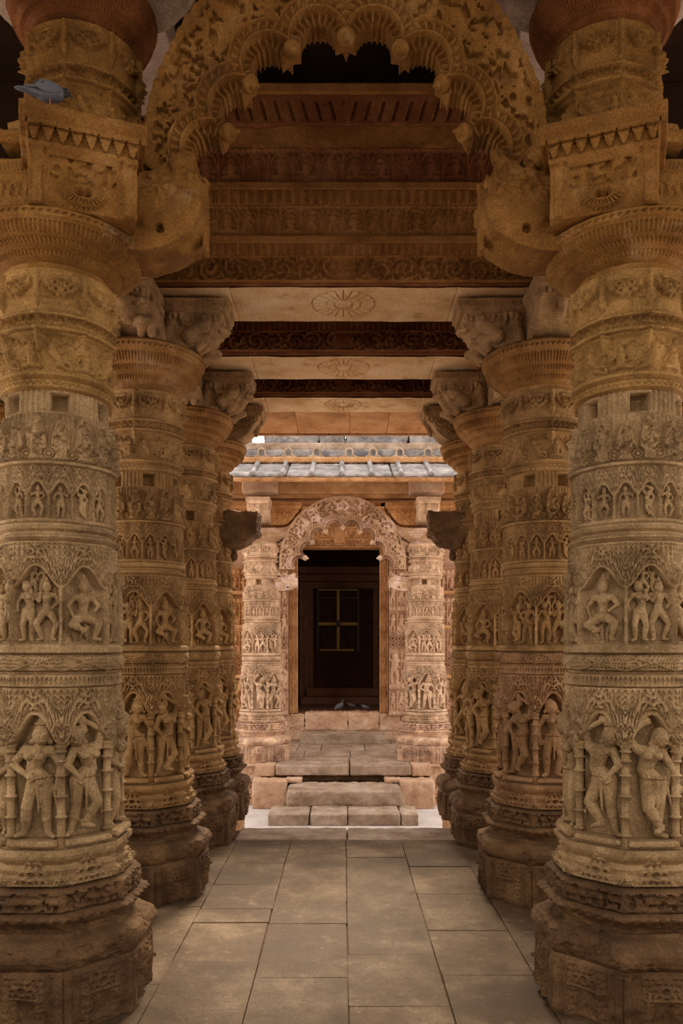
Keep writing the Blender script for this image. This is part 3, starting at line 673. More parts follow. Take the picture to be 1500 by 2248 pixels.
def mk_makara():
    """torana springer: heavy block reaching to -Y, swollen smooth underside, worn lions carved on top"""
    B = Blob()
    B.prism([(0, 0), (-.28, -.03), (-.40, -.035), (-.50, -.01), (-.60, .05), (-.635, .12), (-.64, .24), (-.60, .30), (0, .30)], -.125, .125)
    B.ball((0, -.45, .09), (.145, .17, .12)); B.ball((0, -.33, .05), (.14, .15, .09)); B.ball((0, -.58, .14), (.11, .07, .11))
    rr = random.Random(5)
    for s in (-1, 1):
        B.cap((s*.09, -.20, .3), (s*.1, -.3, .36), .04, .045); B.cap((s*.1, -.3, .36), (s*.08, -.38, .33), .045, .03)
        B.ball((s*.09, -.42, .36), (.04, .05, .045)); B.cap((s*.09, -.46, .3), (s*.1, -.56, .33), .035, .04); B.ball((s*.09, -.58, .37), (.035, .035, .04))
        for q in range(7): B.cap((s*.115, -.24-.055*q, .21), (s*.12, -.27-.055*q, .28), .014, .016)
        B.cap((s*.125, -.56, .24), (s*.13, -.2, .19), .016, .016)
    for q in range(10): B.ball((rr.uniform(-.1, .1), -.1-.05*q, .31+rr.uniform(0, .04)), rr.uniform(.025, .04))
    for q in range(14): B.ball((0, -.64, .02+.022*q), (.05, .012, .010))
    def fn(co, no):
        x, y, z = co.T
        d1 = np.sqrt((y+.47)**2+(z-.055)**2); d = -np.where(np.abs(x) > .05, .05*(1-ss(.014, .019, d1)), 0)
        return d+np.where(z > .19, pierced(x+y, z, 24, .012), 0)
    me = B.build(.0055, 1, .003, fn); me.materials.append(M['ochre']); return me
def mk_broken():
    """flat topped springer stub with swelling belly and a drop under it"""
    B = Blob()
    B.prism([(-.1, .02), (-.24, -.02), (-.30, .0), (-.38, .03), (-.43, .08), (-.48, .13), (-.49, .30), (-.1, .30)], -.13, .13)
    B.ball((0, -.3, .09), (.14, .15, .11)); B.ball((0, -.22, .06), (.12, .12, .10)); B.cap((0, -.26, .02), (0, -.26, -.07), .05, .022); B.ball((0, -.26, -.085), .028)
    B.cap((-.1, -.46, .13), (.1, -.46, .13), .035, .035)
    for s in (-1, 1):
        for q in range(12):
            t = q/11*PI*1.7; r = .08-.045*q/11
            B.ball((s*.13, -.2+r*math.cos(t), .2+r*math.sin(t)), .014); B.ball((s*.13, -.36-r*math.cos(t), .2+r*math.sin(t)), .013)
        for q in range(4): B.cap((s*.13, -.27-.03*q, .12), (s*.132, -.30-.03*q, .2), .008, .010)
    me = B.build(.006, 1, .0025, lambda co, no: pierced(co[:, 0]+co[:, 1], co[:, 2], 22, .010)); me.materials.append(M['base']); return me
MB_ = mk_broken()
FB = mk_front_block(); MK = mk_makara()

# ------------------------------------------------------------------ assemble one pillar prototype
def make_pillar(loc, label, group, near=False):
    t = thing('carved_pillar', label, 'pillar', loc, 0, group)
    parts = {}
    for (nm, pr, oc, pt, N, mt) in BANDS:
        parts[nm] = obj(nm, BM[nm], None, t)
    subs = []
    for k in range(8):
        a = k*PI/4+PI/8
        c = obj('colonnette', colon1, None, parts['large_figure_tier'], (.262*math.cos(a), .262*math.sin(a), 0)); subs.append(c)
        a = k*PI/4
        f = obj('carved_figure', BIG[(k*5+2) % len(BIG)], None, parts['large_figure_tier'], (.235*math.cos(a), .235*math.sin(a), .715), a+PI/2); subs.append(f)
        for s in (-1, 1):
            if (k+s) % 4 == 0 and s == 1: continue
            single = (k % 4 == 3)
            b = a+(0 if single else s*.165)
            if single and s == 1: continue
            f = obj('carved_figure', MID[4] if single else MID[(k*3+s+1) % 6], None, parts['middle_figure_tier'], (.228*math.cos(b), .228*math.sin(b), 1.512), b+PI/2)
    for k in range(8):       # flying garland bearers and squatting dwarfs that crowd the upper and lower corners
        for s in (-1, 1):
            b = k*PI/4+s*.10
            f = obj('carved_figure', SML[(k+s) % 3], None, parts['middle_figure_tier'], (.216*math.cos(b), .216*math.sin(b), 1.70 if (k % 4 != 3) else 1.515), b+PI/2)
    for k in range(16):
        a = k*PI/8
        f = obj('carved_figure', SML[k % 3], None, parts['small_figure_tier'], (.219*math.cos(a), .219*math.sin(a), 2.022), a+PI/2)
    return t
proto = make_pillar((0, 0, 0), 'x', 'carved pillars lining the passage')

def reg(o):
    CH[o.name] = list(o.children)
    for c in o.children: reg(c)
bpy.context.view_layer.update()
reg(proto)
XC = 1.235
D = [3.447, 4.946, 6.229, 7.086]
words = ['nearest to the viewer', 'second from the viewer', 'third from the viewer', 'farthest back, beside the courtyard steps']
extra = ['standing in front of the big block bracket', 'with the rearing dwarf brackets', 'slimmer looking behind two others', 'with the dark broken springer']
PIL = []
lab = {(-1, 0): 'nearest left pillar of tan sandstone, cropped by the left edge, couple carved low down',
       (1, 0): 'nearest right pillar of tan sandstone, cropped by the right edge, square socket high up',
       (-1, 1): 'second pillar back on the left, partly hidden by the nearest left pillar',
       (1, 1): 'second pillar back on the right, red brown lower figures, partly hidden by the nearest one',
       (-1, 2): 'third pillar back on the left, its standing figure edge lit, on an eroded base',
       (1, 2): 'third pillar back on the right, golden edge lit, beside the flagstones',
       (-1, 3): 'last pillar on the left before the courtyard, carrying a dark stone springer',
       (1, 3): 'last pillar on the right before the courtyard, carrying a dark stone springer'}
def arm(parent, me, ang, z=3.305, name='bracket_arm', mat=None, sc=1.0):
    o = obj(name, me, None, parent, (0, 0, z), ang); o.scale = (sc, sc, sc); return o
first = True
for di, d in enumerate(D):
    for s in (-1, 1):
        t = proto if first else copy_tree(proto); first = False
        t.location = (s*XC, d, 0); t.rotation_euler = (0, 0, 0 if s < 0 else PI/2*(1+di))
        t['label'] = lab[(s, di)]; t['category'] = 'pillar'; t['kind'] = 'thing'; t['group'] = 'carved pillars lining the passage'
        PIL.append((t, s, di))
lab2 = {-1: 'outer side pillar just showing at the left picture edge, far behind the nearest one', 1: 'outer side pillar just showing at the right picture edge, far behind the nearest one'}
for s in (-1, 1):
    t = copy_tree(proto); t.location = (s*2.58, 6.15, 0); t.rotation_euler = (0, 0, PI*s/4)
    t['label'] = lab2[s]; t['group'] = 'outer row of carved pillars'
    for a in range(4): obj('bracket_arm', BR1, None, t, (0, 0, 3.305), a*PI/2-PI*s/4)
def unrot(t, ang): return ang-t.rotation_euler.z
# angles: mesh reaches to -Y; rotation a turns it. towards +X: PI/2 ; -X: -PI/2
TINT = {'olive_warmlit': (1.0, .78, .45), 'tan_warmlit': (1.0, .79, .55), 'rose': (.98, .76, .64), 'warm': (.97, .8, .6), 'ochre': (1, 1, 1), 'pink': (1.58, 1.38, 1.5), 'orange': (1.4, .98, .72), 'ochre2': (1.0, .75, .75), 'plaster': (1.25, 1.25, 1.75)}  # upper-band and farther-pillar tints carry warm light in the colour
def setmat(o, k):
    t = TINT[k]; o.color = (.5*t[0], .5*t[1], .5*t[2], 1)
OC2TAN = 1
bpy.context.view_layer.update()
for t, s, di in PIL:
    for c in t.children:
        b = c.name.split('.')[0]
        if di == 0 and b in ('mask_garland_band', 'ornament_ring', 'flying_figure_band', 'zigzag_moulding'): setmat(c, 'olive_warmlit')
        elif di == 0 and not b.startswith(('plinth', 'base', 'capital')):
            for q in [c]+list(c.children): q.color = (.53, .48, .42, 1)
        if di > 0 and not b.startswith(('plinth', 'base')):
            m = 'rose' if (s > 0 and di == 1 and b in ('large_figure_tier', 'pedestal_cornice', 'cushion_moulding')) else 'tan_warmlit'
            if not b.startswith('capital'): setmat(c, m)
            for q in c.children: setmat(q, m)
        if di and c.name.startswith('capital'): c.color = (.60, .62, .8, 1)
    inward = PI/2 if s < 0 else -PI/2
    if di == 0:
        for c in t.children:
            if c.name.startswith('capital') and 'collar' not in c.name: c.scale = (1, 1, .68); c.location.z = 3.062*.32
        o = arm(t, FB, unrot(t, math.radians(20)*(1 if s < 0 else -1)), 3.215, 'block_bracket'); o.scale = (1, .89, 1.13); o.location = Matrix.Rotation(-t.rotation_euler.z, 3, 'Z') @ Vector((-s*.10, 0, 3.215))
        o = arm(t, MK, unrot(t, inward), 3.19, 'springer_bracket')
        for a_ in (-inward, PI):
            o = arm(t, BR1, unrot(t, a_), 3.22); o.color = (.42, .29, .13, 1)
    else:
        for j, a in enumerate((0, inward, PI, -inward)):
            o = arm(t, BR1 if (di == 3 or (j == 0 and s > 0)) else BR0, unrot(t, a), 3.305); o.color = (.52, .44, .38, 1)
        if di == 3:
            o = obj('broken_springer', MB_, None, t, (0, 0, 2.39), unrot(t, inward))

# ------------------------------------------------------------------ boxes and relief panels
def box_mesh(lo, hi, bevel=.006, rough=.0, sub=0.0):
    bm = bmesh.new(); bmesh.ops.create_cube(bm, size=1)
    for v in bm.verts:
        v.co = Vector([lo[i]+(v.co[i]+.5)*(hi[i]-lo[i]) for i in range(3)])
    if bevel: bmesh.ops.bevel(bm, geom=bm.edges[:], offset=bevel, segments=2, affect='EDGES', profile=.5)
    if sub:
        L = max(hi[i]-lo[i] for i in range(3))
        for _ in range(6):
            es = [e for e in bm.edges if e.calc_length() > sub]
            if not es: break
            bmesh.ops.subdivide_edges(bm, edges=es, cuts=1, use_grid_fill=True)
        bmesh.ops.triangulate(bm, faces=[f for f in bm.faces if len(f.verts) > 4])
    if rough:
        bm.normal_update()
        co = np.array([v.co[:] for v in bm.verts]); n = fbm(co[:, 0], co[:, 1], co[:, 2], 6, 3)*rough*2+fbm(co[:, 0], co[:, 1], co[:, 2], 25, 2)*rough*.8
        for v, q in zip(bm.verts, n): v.co += v.normal*float(q)
    me = bpy.data.meshes.new('box'); bm.to_mesh(me); bm.free()
    return me
def stoneblk(lo, hi, rough=.006, sub=.05, bevel=.012):
    """worn block: voxelised box with noise"""
    B = Blob(); B.box(lo, hi); s = min(hi[i]-lo[i] for i in range(3))
    v = max(.012, min(.02, s/6)); return B.build(v, 2, rough)
def panel(w, h, fn, res=.004, thick=.05):
    """relief slab in local coords: x 0..w, z 0..h, front towards -Y at y=0, closed back"""
    nx = max(3, int(w/res)); nz = max(3, int(h/res))
    x = np.linspace(0, w, nx); z = np.linspace(0, h, nz); X, Z = np.meshgrid(x, z)
    H = fn(X, Z) if fn is not None else X*0
    H = H+fbm(X, X*0, Z, 25, 3)*.003+fbm(X, X*0+2, Z, 6, 2)*.003
    V = np.stack([X, -H, Z], -1).reshape(-1, 3); Fq = grid_faces(nz, nx)
    b = len(V); idx = np.concatenate([np.arange(nx), (np.arange(1, nz))*nx+nx-1, (nz-1)*nx+np.arange(nx-2, -1, -1), np.arange(nz-2, 0, -1)*nx])
    Bk = V[idx].copy(); Bk[:, 1] = thick
    m = len(idx); j = np.arange(m); j2 = (j+1) % m
    side = np.stack([idx[j2], idx[j], b+j, b+j2], -1)
    me = mesh_np('panel', np.concatenate([V, Bk]), np.concatenate([Fq, side]))
    return me
def r_scroll(depth=.026, cell=None):
    def fn(X, Z, h=None):
        H = Z.max(); c = (cell or H*.95)
        xm = X-X.max()/2; k = np.floor(xm/c); lx = (xm/c-k-.5)*c; sg = np.where(k % 2 == 0, 1, -1)
        ly = (Z-H/2)*sg; r = np.sqrt(lx*lx+ly*ly)/c; a = np.arctan2(ly, lx)
        sp = np.cos(a*2-r*22)
        g = ss(-.1, .5, sp)
        leafs = np.cos(a*9+r*9)*np.cos(r*34)
        h1 = depth*(g*.7+.45*ss(-.2, .3, leafs))+pierced(X, Z, 30, .012)
        edge = np.minimum(Z, H-Z); m = ss(H*.06, H*.1, edge)
        ms = np.exp(-((xm)/(H*.35))**2)      # central mask
        face = caps2(xm/H, Z/H, [(-.13, .62, -.13, .63, .1, .1), (.13, .62, .13, .63, .1, .1), (-.2, .36, .2, .36, .12, .12), (0, .45, 0, .55, .1, .07), (-.25, .78, -.1, .8, .08, .06), (.25, .78, .1, .8, .08, .06), (-.12, .2, -.12, .12, .05, .03), (.12, .2, .12, .12, .05, .03)], .5)*H
        return np.where(np.abs(xm) < H*.42, face*.7, h1)*m+(1-m)*depth
    return fn
def r_figs(n, kinds=(0, 2, 1), depth=1.5, arch=True):
    def fn(X, Z):
        W = X.max(); H = Z.max(); w = W/n; k = np.floor(X/w).astype(int); lx = X/w-k-.5
        k = np.clip(k, 0, n-1)
        y = Z-H*.1
        f = figs(lx, k, y, w, H*.78, kinds, depth*.75)
        a = np.sqrt((lx*w)**2+((Z-H*.6)*.9)**2)
        fr = .012*np.exp(-((a-w*.38)/(w*.05))**2)*(Z > H*.55)*arch
        col = .014*np.exp(-(((np.abs(lx)-.5)*w)/(w*.07))**2)
        edge = np.minimum(Z, H-Z); m = 1-ss(H*.05, H*.09, edge)
        return np.maximum(np.maximum(f, fr), np.maximum(col, m*.022))+foliage(X, Z, .03, 1, .005)*(Z > H*.8)
    return fn
def r_leaves(n, depth=.012):
    def fn(X, Z):
        W = X.max(); H = Z.max(); lx = (X/W*n) % 1-.5; return petals(lx, Z/H, depth)+.004*np.cos(lx*4*PI)
    return fn
def r_slash(n, depth=.02):
    def fn(X, Z):
        W = X.max(); H = Z.max(); u = (X/W-.5)*n; q = (u*1.0+np.sign(u)*-(Z/H)*.6); l = q % 1-.5
        return -depth*np.exp(-(l/.09)**2)*ss(.1, .2, Z/H)*(1-ss(.75, .85, Z/H))
    return fn
def r_patch(X, Z): return fbm(X, X*0+9, Z, 8, 3)*.02

# ------------------------------------------------------------------ cross beams
def zat(y, d): return EYE+(PY0-y)*d/F
def beam(y0, y1, z0, z1, label, frieze, xw=1.6, med=True, seed=0):
    t = thing('stone_beam', label, 'beam', (0, y0, z0), 0, 'stone cross beams over the passage')
    c = obj('beam_core', box_mesh((-xw, .012, 0.03), (xw, y1-y0, z1-z0), .004, 0), M['redbrown'], t)
    # soffit slab with lotus medallion
    ny = 130; w = y1-y0; e_ = [np.linspace(-xw, -.72, 40), np.linspace(-.72, -.64, 30)[1:], np.linspace(-.64, -.24, 60)[1:], np.linspace(-.24, .24, 240)[1:], np.linspace(.24, .64, 60)[1:], np.linspace(.64, .72, 30)[1:], np.linspace(.72, xw, 40)[1:]]
    xv = np.concatenate(e_); nx = len(xv)
    X, Y = np.meshgrid(xv, np.linspace(0, w, ny))
    r = np.sqrt(X**2+(Y-w/2)**2); a = np.arctan2(Y-w/2, X)
    R0 = w*.40
    g = np.zeros_like(X)
    g -= .014*np.exp(-((r-R0)/.007)**2)+.012*np.exp(-((r-R0*.55)/.006)**2)+.012*np.exp(-((r-R0*.28)/.006)**2)
    sp = np.abs(((a/(2*PI)*22) % 1)-.5)*r*2*PI/22
    g -= .014*np.exp(-(sp/.0055)**2)*(r < R0)*(r > R0*.28)
    bd = np.exp(-((np.abs(X)-.68)/.004)**2)*.004+np.exp(-((Y-.05)/.003)**2)*.003*(np.abs(X) < .68)
    g -= bd
    g = g*1.0+fbm(X, Y, X*0+seed, 9, 3)*.006
    V = np.stack([X, Y, -g], -1).reshape(-1, 3)[:, [0, 1, 2]]
    Fq = grid_faces(ny, nx)[:, ::-1]
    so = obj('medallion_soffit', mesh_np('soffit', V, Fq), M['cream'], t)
    z = .014
    for (nm, hh, out, fn, mt) in frieze:
        p = obj(nm, panel(2*xw, hh, fn, .0048, .04+out), M[mt], t, (-xw, -out, z)); z += hh
    return t
y0, y1 = 4.71, 5.20
hgt = lambda a, b, d: (b-a)*d/F
fr1 = [('fillet', .012, .006, None, 'redbrown'),
       ('scroll_frieze', .152, .004, r_scroll(.028), 'ochre2'),
       ('leaf_cornice', .065, .035, r_leaves(70, .012), 'ochre2'),
       ('fillet', .04, .05, None, 'ochre2'),
       ('figure_frieze', .185, .02, r_figs(26), 'ochre2'),
       ('leaf_cornice', .08, .05, r_leaves(60, .014), 'ochre2'),
       ('fillet', .04, .065, None, 'ochre2'),
       ('figure_frieze', .205, .03, r_figs(22, (2, 0, 2)), 'redbrown'),
       ('patched_course', .125, .05, r_patch, 'ochre2'),
       ('slashed_cornice', .17, .075, r_slash(40, .03), 'redbrown'),
       ('fillet', .05, .1, None, 'ochre2')]
M['ochre2'] = stone('dull_ochre_sandstone', [(.3, (.16, .06, .014)), (.52, (.26, .115, .03)), (.72, (.4, .2, .07))], 4, spots=[(4, .56, .7, (.12, .04, .012), .7)])
fr2 = [('fillet', .02, .008, None, 'redbrown'), ('scroll_frieze', .15, .004, r_scroll(.028), 'redbrown'), ('leaf_cornice', .06, .03, r_leaves(80, .01), 'redbrown'), ('fillet', .15, .035, None, 'redbrown')]
beam(4.71, 5.20, 3.625, 4.76, 'nearest and tallest cross beam, stacked figure friezes above a pale medallion underside', fr1, seed=1)
beam(5.83, 6.32, 3.625, 4.05, 'middle cross beam with dark scroll frieze, medallion underside stained orange', fr2, seed=5)
beam(6.79, 7.20, 3.625, 4.05, 'farthest cross beam, narrow dark scroll frieze just before the eave', fr2, seed=9)
# longitudinal beams carried by the two pillar rows
for s, w_ in ((-1, 'left'), (1, 'right')):
    t = thing('stone_beam', 'long beam running away along the %s pillar row' % w_, 'beam', (s*XC, 3.3, 3.60), 0)
    obj('beam_core', box_mesh((-.22, 1.93, .0), (.22, 3.9, .44), .006), M['redbrown'], t)
    obj('beam_fillet', box_mesh((-.25, 1.94, .05), (.25, 3.88, .09), .006), M['redbrown'], t)

# eave after the last beam: sloping underside of four stones
joints = [-1.7, -.85, -.44, .06, .42, .95, 1.7]
ev = thing('stone_eave', 'row of plain pale orange eave stones spanning above the courtyard end of the passage', 'eave', (0, 7.2, 3.6))
for a, b in zip(joints[:-1], joints[1:]):
    B = bmesh.new()
    pr = [(0.0, .03), (.58, -.015), (.60, .03), (.60, .09), (0, .2)]
    vs_ = [[B.verts.new((x, p[0], p[1])) for p in pr] for x in (a, b)]
    n = len(pr)
    for i in range(n): B.faces.new([vs_[0][i], vs_[0][(i+1) % n], vs_[1][(i+1) % n], vs_[1][i]])
    B.faces.new(vs_[0][::-1]); B.faces.new(vs_[1]); bmesh.ops.recalc_face_normals(B, faces=B.faces[:])
    bmesh.ops.bevel(B, geom=B.edges[:], offset=.007, segments=1, affect='EDGES')
    me = bpy.data.meshes.new('e'); B.to_mesh(me); B.free(); obj('eave_stone', me, M['orange'], ev)
obj('eave_back', box_mesh((-1.7, .02, .1), (1.7, .58, .26), .004), M['orange'], ev)
obj('carved_edge', panel(3.4, .035, r_leaves(120, .012), .006, .03), M['orange'], ev, (-1.7, .585, -.028))

# ------------------------------------------------------------------ room shell
def slab(name, lo, hi, mat, rough=0):
    o = obj(name, box_mesh(lo, hi, .01), mat); struct(o); return o
for s, w_ in ((-1, 'left'), (1, 'right')):
    a, b = (3.1, 3.4) if s > 0 else (-3.4, -3.1)
    slab('wall_front_added.%03d' % (s+1), (-3.09 if s < 0 else -3.09, -3.2, 0) if s < 0 else (-3.09, -3.2, 3.4), (3.09, -2.9, 1.3) if s < 0 else (3.09, -2.9, 5.199), M['base'])  # unseen wall behind the camera, added to hold back light
    slab('wall_%s' % w_, (a, -3.2, 0), (b, 7.2, .85), M['base'])            # unseen side walls added to control light: low parapet, open bays above
    slab('wall_%s.001' % w_, (a, -3.2, 3.3), (b, 7.2, 4.04), M['base'])
    slab('wall_%s.002' % w_, (a, -3.2, .86), (b, .2, 3.29), M['base'])
    slab('wall_%s.003' % w_, (a, -3.2, 4.05), (b, 5.2, 5.199), M['base'])
slab('ceiling', (-3.4, .1, 5.2), (3.4, 5.4, 5.5), M['dark'])  # stops short: unseen roof opening added for sky light on the near pillars
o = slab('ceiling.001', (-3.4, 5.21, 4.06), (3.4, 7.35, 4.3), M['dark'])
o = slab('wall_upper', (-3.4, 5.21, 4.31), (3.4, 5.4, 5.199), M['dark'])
slab('floor.006', (-14, -12, -.75), (-3.42, 8.5, -.55), M['court']); slab('floor.007', (3.42, -12, -.75), (14, 8.5, -.55), M['court']); slab('floor.008', (-14, -14, -.75), (14, -3.5, -.55), M['court'])

# floor flagstones in five strips, one mesh with true joints
def floor_mesh():
    B = bmesh.new()
    xs = [-3.4, -2.2, -1.45, -.822, -.406, .02, .448, .872, 1.5, 2.3, 3.4]
    rows = {3: [1894, 1942, 1995, 2025, 2110], 4: [1873, 1979, 2028, 2146], 5: [1882, 1999, 2096, 2210], 6: [1902, 1962, 2042, 2140], 2: [1880, 1990, 2160], 7: [1890, 1930, 2022, 2110]}
    rnd = random.Random(3)
    for i in range(len(xs)-1):
        ds = [6.2]
        for y in rows.get(i, [1900, 2000, 2110]): ds.append(1.5*F/(y-PY0))
        d = ds[-1]
        while d > -3: d -= rnd.uniform(.55, .9); ds.append(d)
        for a, b in zip(ds[:-1], ds[1:]):
            g = .002; x0, x1, y0_, y1_ = xs[i]+g, xs[i+1]-g, b+g, a-g
            if y1_-y0_ < .02: continue
            j = lambda: rnd.uniform(-.004, .004); h = rnd.uniform(-.003, .002)
            q = [B.verts.new((x0+j(), y0_+j(), h)), B.verts.new((x1+j(), y0_+j(), h)), B.verts.new((x1+j(), y1_+j(), h)), B.verts.new((x0+j(), y1_+j(), h))]
            f = B.faces.new(q)
            r = bmesh.ops.extrude_face_region(B, geom=[f]); vv = [e for e in r['geom'] if isinstance(e, bmesh.types.BMVert)]
            for v in vv: v.co.z = -.03
    bmesh.ops.recalc_face_normals(B, faces=B.faces[:])
    me = bpy.data.meshes.new('floor'); B.to_mesh(me); B.free()
    mod = None
    return me
fo = obj('floor', floor_mesh(), M['floor']); struct(fo)
bv = fo.modifiers.new('b', 'BEVEL'); bv.width = .0025; bv.segments = 2
slab('floor.001', (-3.4, -3.4, -.45), (3.4, 6.2, -.012), M['base'])
th_ = thing('threshold_slab', 'long pale threshold slab at the courtyard end of the passage floor', 'slab', (0, 6.2, 0))
obj('slab_half', stoneblk((-.85, .01, -.14), (.028, .42, .006), .003), M['step'], th_)
obj('slab_half', stoneblk((.032, .0, -.14), (.95, .42, .004), .003), M['step'], th_)
slab('floor.002', (-3.4, 6.2, -.5), (3.4, 6.62, -.02), M['base'])
slab('floor.003', (-12, 6.5, -.7), (12, 30, -.5), M['court'])
for s in (-1, 1):
    slab('floor.004', (1.02*s if s > 0 else -3.4, 6.6, -.52), (3.4 if s > 0 else -1.02, 7.5, -.004), M['step'])
    k = obj('edge_block', stoneblk((.94 if s > 0 else -1.04, 6.6, -.5), (1.04 if s > 0 else -.94, 7.6, .02), .006), M['orange'])
    tag(k, 'upright edge stone beside the %s foot of the last pillar' % ('right' if s > 0 else 'left'), 'kerb stone')

# ------------------------------------------------------------------ torana arch
def torana_mesh():
    rc = .522; ang = [90, 117, 143, 169]; ro = lambda a: .845+.075*np.maximum(0, np.sin(a))**2
    cus = [(rc*math.cos(math.radians(a)), rc*math.sin(math.radians(a))) for a in ang]
    foot = (-.655, -.05); seq = cus+[foot]
    half = []; cent = []
    # walk from centre (90 deg) to the left foot
    for i in range(4):
        a = np.array(seq[i]); b = np.array(seq[i+1]); m = (a+b)/2; L = np.linalg.norm(b-a); d = (b-a)/L
        nrm = np.array([-d[1], d[0]]);
        if np.dot(nrm, m) < 0: nrm = -nrm
        rs = L/2-.04 if i < 3 else L/2-.03
        cent.append((m[0], m[1], rs, math.atan2(nrm[1], nrm[0])))
        half.append(('L', a, m-d*rs)); half.append(('A', m, rs, d, nrm)); half.append(('L', m+d*rs, b))
    pts = []
    for sgm in half:
        if sgm[0] == 'L':
            for t in np.linspace(0, 1, 10)[:-1]: pts.append(sgm[1]*(1-t)+sgm[2]*t)
        else:
            _, m, rs, d, nrm = sgm; nn = 60
            for q in range(nn):
                p = PI*q/nn; rr = rs*(1+.05*math.cos(p*18)); pts.append(m-d*math.cos(p)*rr+nrm*math.sin(p)*rr*1.0)
    pts.append(np.array(foot)); pin = np.array(pts)
    # outer curve matched by progress
    cs = np.concatenate([[0], np.cumsum(np.linalg.norm(np.diff(pin, axis=0), axis=1))]); u = cs/cs[-1]
    aa = np.radians(90+u*(184-90)); r = ro(aa)*(1+.012*np.abs(np.sin(aa*6)))
    pout = np.stack([r*np.cos(aa), r*np.sin(aa)], -1)
    pinL = pin; poutL = pout
    Pin = np.concatenate([pinL[::-1], pinL[1:]*[-1, 1]]); Pout = np.concatenate([poutL[::-1], poutL[1:]*[-1, 1]])
    n = len(Pin); nt = 150; t = np.linspace(0, 1, nt)[:, None, None]
    G = Pin[None]*(1-t)+Pout[None]*t; X = G[..., 0]; Z = G[..., 1]
    # up-sample along the arch
    k = 2
    idx = np.linspace(0, n-1, n*k-k+1); i0 = np.clip(np.floor(idx).astype(int), 0, n-2); fr = idx-i0
    X = X[:, i0]*(1-fr)+X[:, i0+1]*fr; Z = Z[:, i0]*(1-fr)+Z[:, i0+1]*fr; n = X.shape[1]
    ax = -np.abs(X)
    dm = np.full(X.shape, 9.0); am = np.zeros(X.shape); rr = np.ones(X.shape)
    for (cx, cz, rs, na) in cent:
        d = np.sqrt((ax-cx)**2+(Z-cz)**2)-rs; a = np.arctan2(Z-cz, ax-cx)
        # only the outward side counts as a ring
        upd = (d < dm); dm = np.where(upd, d, dm); am = np.where(upd, a-na, am); rr = np.where(upd, rs, rr)
    side = np.abs(((am+PI) % (2*PI))-PI) < PI*.56
    H = np.zeros(X.shape)
    # hanging fringe: fluted leaves, set back
    q = dm
    f1 = side & (q < .036); H = np.where(f1, -.035+.014*np.cos(am*22)+.25*np.clip(.0-q, 0, 0)+.0, H)
    H = H+np.where(side, .020*np.exp(-((q-.042)/.006)**2)+.024*np.exp(-((q-.092)/.007)**2), 0)
    f2 = side & (q > .05) & (q < .082); H = np.where(f2, .006+.011*np.cos(am*26+q*60), H)
    fol = ~(side & (q < .094))
    rad = np.sqrt(X*X+Z*Z); T = (1-0)*(rad)
    fo_ = pierced(X, Z, 34, .03)
    H = np.where(fol, .004+fo_, H)
    ro_ = ro(np.arctan2(Z, X)); H = np.where(rad > ro_-.025, .010+.006*np.cos(np.arctan2(Z, X)*90), H)
    H = H+fbm(X, X*0, Z, 30, 2)*.003
    th = .085
    Vf = np.stack([X, -th-H, Z], -1).reshape(-1, 3)
    Ff = grid_faces(nt, n)[:, ::-1]
    Xb = X[[0, -1]]; Zb = Z[[0, -1]]
    # back face has the same relief, mirrored
    Vb = np.stack([X, th+H, Z], -1).reshape(-1, 3); Fb = grid_faces(nt, n, base=len(Vf))
    o = len(Vf); j = np.arange(n-1)
    inner = np.stack([j, j+1, o+j+1, o+j], -1); L = (nt-1)*n; outer = np.stack([L+j+1, L+j, o+L+j, o+L+j+1], -1)
    i = np.arange(nt-1); e1 = np.stack([(i+1)*n, i*n, o+i*n, o+(i+1)*n], -1); e2 = np.stack([i*n+n-1, (i+1)*n+n-1, o+(i+1)*n+n-1, o+i*n+n-1], -1)
    me = mesh_np('torana', np.concatenate([Vf, Vb]), np.concatenate([Ff, Fb, inner, outer, e1, e2]))
    return me, seq
TOR, CUS = torana_mesh(); TOR.materials.append(M['ochre'])
bud = tube_mesh([(0, -.105), (.006, -.1), (.012, -.088), (.010, -.08), (.024, -.07), (.028, -.06), (.026, -.052), (.044, -.045), (.052, -.03), (.053, -.018), (.045, -.01), (.046, 0), (.04, .012), (.03, .03), (0, .035)], 32)
bud.materials.append(M['ochre'])
rib = None
def make_torana(loc, label):
    t = thing('torana_arch', label, 'arch', loc, 0, 'cusped stone arches')
    a = obj('arch_ring', TOR, None, t)
    for i, (x, z) in enumerate(CUS[:4]):
        for s in ((-1, 1) if i else (1,)):
            b = obj('lotus_pendant', bud, None, t, (x*-s if i else 0, -.06, z))
            phi = math.atan2(z, x*-s if i else 0)
            # axis of the bud points to the arch centre, tipped towards the viewer
            d = Vector((math.cos(phi)*.8, .42, math.sin(phi)*.8)).normalized()
            b.rotation_euler = d.to_track_quat('Z', 'Y').to_euler(); b.scale = (.72, .72, .72)
    return t
tn = make_torana((.012, 3.45, 3.585), 'nearest cusped arch filling the top of the picture, ochre stone with lotus pendants')

